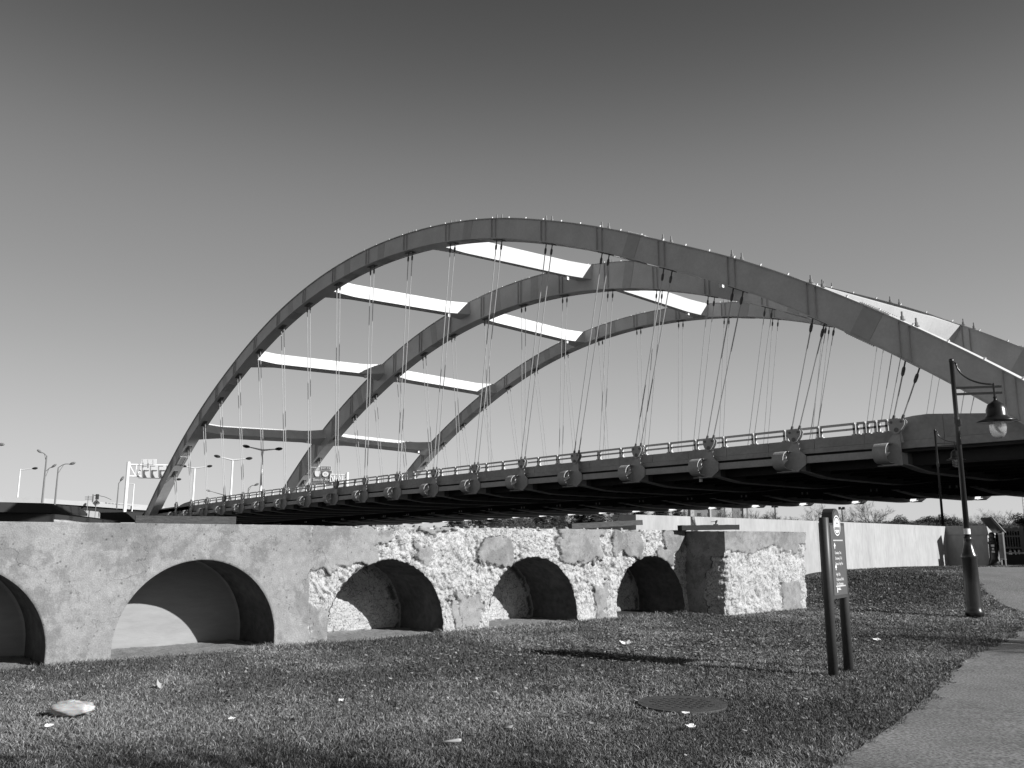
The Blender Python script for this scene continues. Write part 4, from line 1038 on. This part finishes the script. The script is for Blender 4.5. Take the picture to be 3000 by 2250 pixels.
for s_ in range(5):
    br, tw = grow(10, 30+s_, .55+.06*s_, 5, 3, twig_n=8, twig_len=.75)
    BARE.append((br.mesh('trunk', M_bark), twig_mesh(tw, .012, M_twig, s_)))
BAREP = [(a.copy(), b) for a, b in BARE]
for a, b in BAREP: a.materials.clear(); a.materials.append(M_barkp)
def clump_cloud(n_, rx, rz, zc, leaf, seed, mat_, lob=6, flat=.6):
    rs = np.random.default_rng(seed); cs = rs.normal(0, 1, (lob, 3)); cs /= np.linalg.norm(cs, axis=1)[:, None]; cs *= np.array([rx*.6, rx*.6, rz*.55])*rs.uniform(.4, 1, (lob, 1))
    k = rs.integers(0, lob, n_); p = rs.normal(0, 1, (n_, 3)); p /= np.linalg.norm(p, axis=1)[:, None]
    p = cs[k]+p*np.array([rx*.45, rx*.45, rz*.42])*(rs.uniform(0, 1, (n_, 1))**.4)*rs.uniform(.6, 1.1, (lob,))[k][:, None]; p[:, 2] += zc
    a = rs.normal(0, 1, (n_, 3)); b = rs.normal(0, 1, (n_, 3)); a *= leaf/np.linalg.norm(a, axis=1)[:, None]; b *= leaf*flat/np.linalg.norm(b, axis=1)[:, None]
    return np_mesh('crown', np.stack([p-a, p+a, p+b], 1).reshape(-1, 3), np.arange(n_*3).reshape(-1, 3), mat_)
EVER = [(MB().tube([(0,0,0),(0,0,2.5)], [.18,.12], 6).mesh('trunk', M_bark), clump_cloud(5000, 2.3, 2.6, 3.4, .16, s_, M_ever, 10)) for s_ in range(3)]
SHRUB = [(MB().tube([(0,0,0),(.2,0,1.5)], [.10,.05], 5).mesh('trunk', M_bark), clump_cloud(4500, 2.6, 1.9, 2.0, .13, 20+s_, M_shrub, 14, .25)) for s_ in range(3)]
def pine_mesh(seed):
    rs = random.Random(seed); co_ = []; tr_ = []
    for lay in range(34):
        z = 1.6+lay*.25; rr = (10-z)*.34*rs.uniform(.6, 1.2)
        for k in range(8):
            a = rs.uniform(0, 6.28); dx, dy = math.cos(a), math.sin(a)
            for j in range(9):
                f = (j+1)/9*rr; 
                for q_ in range(3):
                    c = Vector((dx*f+rs.uniform(-.22,.22), dy*f+rs.uniform(-.22,.22), z-.12*f+rs.uniform(-.06,.10)))
                    n0 = len(co_); co_ += [(c.x-.17, c.y+rs.uniform(-.1,.1), c.z), (c.x+.17, c.y+rs.uniform(-.1,.1), c.z+rs.uniform(-.05,.05)), (c.x+rs.uniform(-.1,.1), c.y, c.z+.10)]; tr_.append((n0, n0+1, n0+2))
    return np_mesh('crown', np.array(co_), np.array(tr_), M_ever)
PINE = [(MB().tube([(0,0,0),(.05,0,10)], [.16,.03], 6).mesh('trunk', M_bark), pine_mesh(s_)) for s_ in range(2)]
def tree(name, meshes, loc, s=1.0, sz=None, label='', group=None, rz=None):
    t = thing(name, label, 'tree', loc, group=group)
    mt = Matrix.Translation(loc) @ Matrix.Rotation(random.uniform(0, 6.28) if rz is None else rz, 4, 'Z') @ Matrix.Diagonal((s, s, sz or s, 1))
    link('trunk', meshes[0], t, mat=mt); link('crown', meshes[1], t, mat=mt)
    return t
def tree_top(name, kind, u, vtop, D, label, group=None, wide=1.0, z0=1.0):
    H = {'bare_tree': 10.2, 'evergreen_tree': 6.0, 'winter_shrub': 4.0, 'pine_tree': 10.2}[name]
    p = P(u, 1579, D); top = P(u, vtop, D).z; p.z = z0; s_ = (top-z0)/H
    return tree(name, kind, p, s_*wide, s_, label, group)
# row beyond the pale wall, left to right
tree_top('bare_tree', BARE[0], 2275, 1487, 150, 'rounded bare tree above the pale wall, beside the left floodlight mast', wide=1.1)
tree_top('bare_tree', BARE[1], 2330, 1492, 160, 'low bushy bare tree above the pale wall, second left of the trail sign')
tree_top('bare_tree', BAREP[2], 2395, 1468, 150, 'thin branching bare tree directly behind the top of the trail sign')
tree_top('bare_tree', BAREP[3], 2487, 1470, 140, 'pale trunked sycamore like bare tree just right of the trail sign', wide=1.1)
tree_top('bare_tree', BAREP[0], 2565, 1458, 140, 'tallest pale trunked bare tree above the middle of the pale wall', wide=1.1)
tree_top('bare_tree', BARE[4], 2870, 1472, 120, 'wide bare tree with dense twigs behind the right lamp post', wide=1.5)
tree_top('bare_tree', BARE[3], 2815, 1490, 130, 'bare tree with dense twigs between the two lamp posts', wide=1.3)
tree_top('bare_tree', BARE[2], 2935, 1490, 125, 'bare tree with leaning limbs above the information stand', wide=1.3)
tree_top('bare_tree', BARE[1], 3000, 1472, 125, 'bare tree cut by the right edge of the picture', wide=1.3)
for k, (u_, v_, D_) in enumerate([(2650, 1500, 110), (2705, 1503, 112), (2745, 1500, 108), (2775, 1497, 100), (2800, 1503, 104)]):
    tree_top('evergreen_tree', EVER[k % 3], u_, v_, D_, ['dark evergreen bush at the left end of the dark row above the pale wall', 'second dark evergreen bush of the row above the pale wall',
        'third dark evergreen bush of the row above the pale wall', 'dark evergreen bush right behind the distant lamp post', 'dark evergreen bush between the two lamp posts'][k], wide=1.3)
tree_top('evergreen_tree', EVER[1], 3005, 1490, 95, 'large dark evergreen at the right edge above the iron fence', wide=1.4)
tree_top('evergreen_tree', EVER[2], 2605, 1518, 120, 'low dark evergreen bush under the tallest pale bare tree', wide=1.5)
tree_top('evergreen_tree', EVER[0], 2240, 1500, 170, 'small dark evergreen left of the floodlight masts')
tree_top('evergreen_tree', EVER[2], 2155, 1505, 170, 'dark evergreen bush in front of the apartment towers')
rs = random.Random(3)
for k in range(44):
    u_ = 2190+k*19+rs.uniform(-8, 8)
    tree_top('winter_shrub', SHRUB[k % 3], u_, rs.uniform(1504, 1526) if u_ < 2720 else rs.uniform(1508, 1526), rs.uniform(85, 130), 'low grey winter shrub in the thicket beyond the pale wall', 'winter shrubs beyond the pale wall', wide=2.2)
for k in range(16):
    u_ = 2850+k*14+rs.uniform(-8, 8)
    tree_top('winter_shrub', SHRUB[k % 3], u_, rs.uniform(1526, 1540), rs.uniform(70, 80), 'dark low shrub behind the iron fence and information stand', 'winter shrubs behind the iron fence', wide=1.8, z0=.2)
# wooded far bank under the deck
for k in range(34):
    u_ = 1330+k*20+rs.uniform(-9, 9); D_ = rs.uniform(165, 215)
    if k % 3 != 2: tree_top('pine_tree', PINE[k % 2], u_, rs.uniform(1440, 1485), D_, 'dark pine in the wooded bank seen under the bridge deck', 'pines on the wooded bank under the bridge', wide=1.5, z0=0)
    else: tree_top('bare_tree', BAREP[k % 5], u_, rs.uniform(1450, 1490), D_, 'pale bare tree in the wooded bank seen under the bridge deck', 'bare trees on the wooded bank under the bridge', z0=0)
for k in range(34):
    u_ = 1330+k*26+rs.uniform(-8, 8)
    tree_top('winter_shrub', SHRUB[k % 3], u_, rs.uniform(1512, 1530) if u_ < 2000 else rs.uniform(1522, 1534), rs.uniform(160, 175), 'grey undergrowth shrub along the far bank under the bridge', 'undergrowth on the wooded bank under the bridge', wide=2.2, z0=0)
for k, u_ in enumerate((2030, 2075, 2120, 2190, 2215)):
    tree_top('bare_tree', BARE[k % 5], u_, (1480, 1485, 1478, 1470, 1478)[k], 190, ['bare tree in front of the left apartment tower', 'bare tree before the gap between the apartment towers', 'bare tree in front of the pale stair strip of the towers',
        'bare tree in front of the right apartment tower', 'bare tree just right of the apartment towers'][k], z0=0)
# trees beside the path, out of frame right: they throw the branch shadows on the lawn
for (x, y, H, k) in ((4.2, 19.8, 5.6, 0), (6.0, 23.0, 6.4, 2), (5.2, 8.4, 6.2, 1), (4.6, 17.2, 5.6, 3), (8.5, 25.0, 7.0, 4), (7.5, 8.6, 7.0, 2), (3.6, 21.2, 5.4, 1), (7.0, 20.8, 6.4, 3), (3.4, 6.6, 5.2, 0)):
    tree('bare_tree', BARE[k], Vector((x, y, 0)), H/10*1.35, H/10, 'bare park tree beside the path, casting branch shadows on the lawn', 'park trees along the path', rz=k)

# ------------------------------------------------------------------ apartment towers
def tower(u0, u1, v, D, lab, strips):
    a = P(u0, 1579, D); b = P(u1, 1579, D); a.z = b.z = 0; top = P(u0, v, D).z
    d = (b-a).normalized(); nb = Vector((-d.y, d.x, 0)); t = thing('apartment_tower', lab, 'building', a); W = (b-a).length
    MB().hexa([a, b, b+nb*15, a+nb*15]+[p+Vector((0,0,top)) for p in (a, b, b+nb*15, a+nb*15)]).obj('wall', M_brick, t)
    for (f0, f1) in strips:
        p = a+d*W*f0-nb*.4; q_ = a+d*W*f1-nb*.4
        MB().hexa([p, q_, q_+nb*.5, p+nb*.5]+[r_+Vector((0,0,top+1)) for r_ in (p, q_, q_+nb*.5, p+nb*.5)]).obj('stair_panel', M_towerw, t)
    nfl = int(top/3); me = MB().box(0, 1.6, -.1, .05, 0, 1.5).mesh('window', M_window); ncol = max(2, int(W/5))
    rot = math.atan2(d.y, d.x)
    for f in range(nfl):
        for c in range(ncol):
            p = a+d*(W*(c+.5)/ncol-.8)-nb*.02+Vector((0,0,f*3+1)); link('window', me, t, mat=Matrix.Translation(p) @ Matrix.Rotation(rot, 4, 'Z'))
    MB().hexa([a-nb*.3+Vector((0,0,top)), b-nb*.3+Vector((0,0,top)), b+nb*15+Vector((0,0,top)), a+nb*15+Vector((0,0,top)), a-nb*.3+Vector((0,0,top+.6)), b-nb*.3+Vector((0,0,top+.6)), b+nb*15+Vector((0,0,top+.6)), a+nb*15+Vector((0,0,top+.6))]).obj('roof', M_towerw, t)
tower(2036, 2126, 1440, 430, 'left grey apartment tower glimpsed between the bridge deck and the pale wall', [(.51, .56), (-.12, 0)])
tower(2128, 2196, 1438, 440, 'right grey apartment tower with a pale stair strip glimpsed under the bridge deck', [(0, .28), (.78, .90)])

# ------------------------------------------------------------------ highway at the far left
def strip(name, pts_, top_off, th, m, parent, y_thick=None):
    """box chain through surveyed points (u, v_top, v_bottom, D)"""
    mb = MB(); rings = []
    for (u_, v0_, v1_, D_) in pts_:
        p = P(u_, v0_, D_); q_ = P(u_, v1_, D_); n_ = Vector(fwd_h)*th; q_ = Vector((p.x, p.y, q_.z))
        rings.append([q_, q_+n_, p+n_, p])
    mb.sweep(rings); return mb.obj(name, m, parent)
ramp = thing('highway_ramp', 'elevated highway ramp with a pale concrete parapet at the far left', 'bridge', P(150, 1560, 195))
strip('parapet', [(-300, 1444, 1468, 190), (0, 1455, 1471, 190), (130, 1460, 1474, 192), (250, 1470, 1482, 196), (380, 1482, 1492, 200), (700, 1503, 1512, 215)], 0, .5, M_highway, ramp)
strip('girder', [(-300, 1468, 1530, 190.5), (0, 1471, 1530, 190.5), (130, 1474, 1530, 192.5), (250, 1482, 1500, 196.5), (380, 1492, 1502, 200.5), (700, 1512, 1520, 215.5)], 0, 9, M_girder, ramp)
strip('upper_parapet', [(120, 1466, 1474, 205), (220, 1467, 1480, 208), (360, 1474, 1490, 214), (480, 1484, 1498, 220)], 0, .5, M_highway, ramp)
over = thing('highway_overpass', 'dark girder overpass spanning just above the left end of the ruined wall', 'bridge', P(60, 1560, 120))
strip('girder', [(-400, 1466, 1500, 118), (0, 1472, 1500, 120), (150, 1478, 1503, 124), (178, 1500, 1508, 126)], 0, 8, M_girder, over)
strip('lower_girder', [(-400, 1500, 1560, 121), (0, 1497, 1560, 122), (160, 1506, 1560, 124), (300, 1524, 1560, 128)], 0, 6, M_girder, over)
rwall = thing('retaining_wall', 'sunlit concrete retaining wall below the ramp left of the sign gantry', 'wall', P(230, 1560, 135))
strip('wall_face', [(159, 1487, 1508, 133), (220, 1492, 1517, 134), (285, 1499, 1524, 135)], 0, 1.0, M_highway, rwall)
ab = thing('bridge_approach_wall', 'dark approach wall joining the left foot of the nearest arch', 'wall', P(350, 1560, 140))
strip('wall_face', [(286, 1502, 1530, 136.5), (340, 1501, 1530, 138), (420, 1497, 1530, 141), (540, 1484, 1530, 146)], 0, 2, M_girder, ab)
strip('coping', [(250, 1497, 1501, 136), (330, 1501, 1503, 138)], 0, 1.5, M_highway, ab)
# earth slope in front of the far approach
strip('sunlit_slope', [(158, 1522, 1545, 110), (215, 1530, 1545, 112)], 0, 3, M_highway, over)

def street_lamp(name, u_, vb, ut, vt, D, arms, m, lab, cat='street lamp', r=.11, group=None, heads=True, curved=False):
    b = P(u_, vb, D); top = P(ut, vt, D); b = Vector((top.x, top.y, b.z-1.0))
    t = thing(name, lab, cat, b, group=group)
    MB().tube([b, top], [r*1.5, r], 8).obj('pole', m, t)
    for (ua, va, ub, vb2, hd) in arms:
        p = P(ua, va, D); q_ = P(ub, vb2, D); d_ = (q_-p)
        if curved:
            pts_ = [p+d_*f+Vector((0,0,.28*abs(d_.length)*math.sin(math.pi*min(1, f*1.0))*.5)) for f in [k/8 for k in range(9)]]
            MB().tube(pts_, r*.6, 6).obj('arm', m, t)
            MB().tube([p-Vector((0,0,1.1)), p.lerp(q_, .45)+Vector((0,0,.12*d_.length))], r*.4, 5).obj('arm_brace', m, t)
        else: MB().tube([p, q_], [r*1.1, r*.6], 6).obj('arm', m, t)
        if hd:
            s_ = d_.normalized(); 
            MB().tube([q_-s_*.1*hd, q_+s_*.15*hd+Vector((0,0,.02)), q_+s_*.55*hd, q_+s_*.95*hd, q_+s_*1.15*hd], [.07*hd, .20*hd, .27*hd, .20*hd, .03], 8).obj('lamp_head', M_girder if m != M_pole else M_pole, t)
    return t
W = M_white
street_lamp('street_lamp', 49, 1472, 60, 1374, 215, [(60, 1377, 95, 1373, 1.2)], W, 'white single arm street lamp at the far left above the ramp', r=.13)
street_lamp('street_lamp', 128, 1459, 137, 1335, 180, [(137, 1337, 121, 1326, 1.0), (136, 1380, 152, 1369, 1.0)], M_pole, 'tall grey pole with two curved lamp arms at different heights', r=.14, curved=True)
street_lamp('street_lamp', 158, 1484, 171, 1370, 150, [(171, 1370, 205, 1360, .9)], M_pole, 'grey curved arm street lamp standing on the near end of the ramp', r=.11, curved=True)
street_lamp('street_lamp', 341, 1478, 348, 1415, 190, [(348, 1416, 353, 1409, 1.1)], M_pole, 'short grey street lamp just left of the sign gantry post', r=.10)
street_lamp('street_lamp', 387, 1493, 393, 1418, 200, [(393, 1418, 377, 1416, 0)], W, 'thin white pole with a short left arm under the back of the sign gantry', r=.10)
street_lamp('street_lamp', -50, 1470, -42, 1302, 170, [(-42, 1302, -6, 1302, 1.2)], M_pole, 'street lamp whose head just enters the left edge of the picture', r=.12)
street_lamp('street_lamp', 564, 1475, 571, 1371, 165, [(571, 1372, 546, 1367, .95), (571, 1372, 606, 1367, .95)], W, 'leftmost of three white double arm street lamps between the first two arches', r=.14)
street_lamp('street_lamp', 674, 1465, 682, 1347, 150, [(682, 1348, 645, 1339, 1.0), (682, 1348, 721, 1344, 1.0)], W, 'middle of three white double arm street lamps between the first two arches', r=.14)
street_lamp('street_lamp', 760, 1455, 770, 1318, 135, [(770, 1319, 731, 1310, 1.0), (770, 1319, 807, 1316, 1.0)], W, 'tallest and rightmost of three white double arm street lamps between the first two arches', r=.14)
street_lamp('street_lamp', 475, 1500, 479, 1408, 185, [(479, 1408, 516, 1405, 1.0)], W, 'white street lamp whose head shows just right of the nearest arch foot', r=.11)
street_lamp('street_lamp', 727, 1452, 728, 1430, 260, [(728, 1430, 746, 1422, 1.3)], M_pole, 'small distant curved street lamp just above the bridge railing', r=.16, curved=True)
street_lamp('street_lamp', 660, 1460, 655, 1450, 260, [(655, 1450, 616, 1439, 1.2)], M_pole, 'distant grey lamp with a long left arm low above the bridge railing', r=.12)

# highway gantries
def truss(t, pa, pb, h, m, n_=6):
    mb = MB(); d_ = pb-pa
    mb.tube([pa, pb], .16, 6); mb.tube([pa-Vector((0,0,h)), pb-Vector((0,0,h))], .16, 6)
    for k in range(n_+1):
        p = pa+d_*k/n_; mb.tube([p, p-Vector((0,0,h))], .10, 5)
        if k < n_: mb.tube([p, pa+d_*(k+1)/n_-Vector((0,0,h))] if k % 2 == 0 else [p-Vector((0,0,h)), pa+d_*(k+1)/n_], .09, 5)
    mb.obj('truss', m, t)
D = 150
g1 = thing('sign_gantry', 'white overhead sign gantry seen from behind, left of the nearest arch', 'sign gantry', P(365, 1510, D))
pt = P(377, 1353, D); pb_ = Vector((pt.x, pt.y, P(363, 1515, D).z)); MB().tube([pb_, pt], .28, 10).obj('post', W, g1)
ta, tb = P(379, 1361, D), P(505, 1363, D+2); truss(g1, ta, tb, (P(379,1361,D)-P(379,1395,D)).z, W)
def panel(t, u0_, v0_, u1_, v1_, D_, m, name='sign_panel', off=0.0, th=.12):
    a = P(u0_, v1_, D_+off); b = P(u1_, v1_, D_+off); a2 = P(u0_, v0_, D_+off); hgt_ = (a2-a).z; d_ = (b-a); d_.z = 0; nn = Vector((-d_.y, d_.x, 0)).normalized()*th
    return MB().hexa([a, a+d_, a+d_+nn, a+nn]+[p+Vector((0,0,hgt_)) for p in (a, a+d_, a+d_+nn, a+nn)]).obj(name, m, t)
panel(g1, 408, 1362, 500, 1400, D, W, off=.5); panel(g1, 414, 1345, 457, 1361, D, W, off=.5)
for uu in (417, 441, 465, 489):
    a, b = P(uu, 1364, D-.3), P(uu, 1398, D-.3); MB().beam(a, b, .14, .14, up=(1,0,0)).beam(a+Vector((0,0,-.1)), a+Vector((.5,.6,-.1)), .12, .12).beam(a.lerp(b, .35), b+Vector((.3,.4,.3)), .10, .10).obj('bracket', M_pole, g1)
MB().beam(P(406, 1400, D-.4), P(500, 1402, D-.4), .3, .12).obj('catwalk', M_pole, g1)
for uu in (418, 433, 448): MB().beam(P(uu, 1346, D-.1), P(uu, 1361, D-.1), .07, .07, up=(1,0,0)).obj('rib', M_pole, g1)
D = 175
g2 = thing('exit_sign_gantry', 'overhead highway gantry carrying the South Ave exit sign between the first two arches', 'sign gantry', P(1018, 1440, D))
pt = P(1018, 1384, D); pb_ = Vector((pt.x, pt.y, P(1018, 1470, D).z)); MB().tube([pb_, pt], .30, 10).obj('post', W, g2)
truss(g2, P(968, 1390, D), P(1016, 1392, D), (P(968,1390,D)-P(968,1412,D)).z, W, 4)
pm_ = panel(g2, 911, 1378, 971.5, 1420, D, W, off=.3, name='sign_panel'); panel(g2, 912, 1378.8, 970.5, 1419.2, D, M_green, off=.12, name='sign_face')
panel(g2, 936, 1365.5, 969.5, 1377, D, W, off=.3, name='exit_tab'); panel(g2, 936.6, 1366.2, 968.9, 1376.4, D, M_green, off=.12, name='exit_tab_face')
hx = Vector(rt_h); nn_ = Vector(-fwd_h)
def ttext(body, u_, v_, hpx, m, sx=1.0, bold=.02):
    size = hpx/FPX*(D)*1.35
    o = text_mesh(body, size, P(u_, v_, D-.05), hx, Z, nn_, m, g2, sx=sx); return o
ttext('EXIT', 940.5, 1374, 5.0, M_print); ttext('15', 956, 1374.5, 7.0, M_print, 1.2); ttext('South Ave', 916.5, 1408.5, 7.6, M_print, 1.25)
mb = MB(); o = P(953.5, 1389, D-.04); s_ = D/FPX
mb.add([o+hx*x_*s_+Z*y_*s_ for x_, y_ in ((-9,-2),(-9,3),(-6,6),(0,8),(6,6),(9,3),(9,-3),(6,-6),(0,-8),(-6,-6))], [tuple(range(10))[::-1]]); mb.obj('route_shield', M_print, g2)
ttext('15', 948.5, 1392, 6.5, M_girder, 1.0)
bpy.context.view_layer.update()
mb = MB(); o = P(930, 1388, D-.04)
mb.add([o+hx*x_*s_+Z*y_*s_ for x_, y_ in ((-8,8),(8,8),(8,0),(6,-6),(3,-8),(-3,-8),(-6,-6),(-8,0))], [tuple(range(8))[::-1]]); mb.obj('route_shield', M_print, g2)
# catwalk arm at the left of the exit sign
MB().beam(P(896, 1389, D-2), P(912, 1366, D-1), .12, .12).beam(P(912, 1364.5, D-1), P(936, 1366, D-.2), .12, .16).obj('maintenance_arm', W, g2)

# small road signs and mast arm
ds = thing('diamond_sign', 'white diamond road sign seen from behind above the retaining wall', 'sign', P(281, 1500, 134))
o = P(282, 1474, 134); r_ = 11/FPX*134
MB().prism([(0, r_), (-r_, 0), (0, -r_), (r_, 0)], o, hx, Z, Vector(fwd_h)*.04).obj('plate', W, ds)
MB().tube([P(282, 1470, 133.9), Vector((P(282,1470,133.9).x, P(282,1470,133.9).y, P(281,1522,134).z))], .05, 6).obj('post', M_pole, ds)
hs = thing('bracket_sign', 'small dark H shaped sign frame left of the diamond sign', 'sign', P(258, 1494, 150))
p = P(259, 1452, 150); MB().tube([p, Vector((p.x, p.y, P(258,1497,150).z))], .06, 6).obj('post', M_pole, hs)
MB().beam(P(249, 1456, 149.9), P(271, 1456, 149.9), .1, .10).beam(P(249, 1462, 149.9), P(271, 1462, 149.9), .1, .10).obj('crossbar', M_pole, hs)
ma = thing('signal_mast', 'dark signal mast with a long thin curved arm reaching right behind the diamond sign', 'traffic signal', P(271, 1472, 200))
p = P(273, 1448, 200); MB().tube([p, Vector((p.x, p.y, P(271,1480,200).z))], .16, 6).obj('post', M_pole, ma)
MB().tube([P(273,1451,200), P(290,1452,200), P(308,1456,200), P(326,1464,200)], .07, 5).obj('arm', M_pole, ma)
MB().box(p.x+.6, p.x+1.2, p.y+.4, p.y+1.0, p.z-1.2, p.z).obj('signal_head', M_girder, ma)
ff = thing('chain_fence', 'pale picket fence along the ramp beside the sign gantry', 'fence', P(360, 1482, 205))
for k in range(34):
    u_ = 306+k*3.2; v_ = 1471+(u_-306)*.13
    a, b = P(u_, v_, 205), P(u_, v_+11, 205); MB().beam(a, b, .16, .16, up=(1,0,0)).obj('picket', M_pole if k % 3 else M_highway, ff)
# floodlight masts beyond the wall
for (u_, v_, lab) in ((2270, 1483, 'left floodlight mast with two round lamps above the pale wall'), (2466, 1489, 'floodlight mast with two round lamps just right of the trail sign')):
    t = thing('floodlight_mast', lab, 'light mast', P(u_, 1560, 230)); p = P(u_, v_, 230)
    MB().tube([Vector((p.x, p.y, 0)), p], .15, 6).obj('pole', M_girder, t)
    MB().beam(p-hx*.7, p+hx*.7, .1, .1).obj('crossarm', M_girder, t)
    for s_ in (-1, 1): MB().tube([p+hx*.5*s_-Z*.35, p+hx*.5*s_+Z*.35], [.42, .38], 8).obj('floodlight', M_girder, t)
t = thing('radio_mast', 'thin lattice radio mast at the right edge behind the trees', 'mast', P(2997, 1560, 260)); p = P(2997, 1450, 260)
MB().tube([Vector((p.x-.4, p.y, 0)), p-hx*.3], .08, 4).tube([Vector((p.x+.4, p.y, 0)), p+hx*.3], .08, 4).obj('legs', M_pole, t)
for k in range(14): 
    zz = 2+(p.z-2)*k/14; MB().beam(Vector((p.x, p.y, zz))-hx*.4, Vector((p.x, p.y, zz+.8))+hx*.4, .06, .06).obj('lattice_bar', M_pole, t)
print('objects', len(bpy.data.objects))
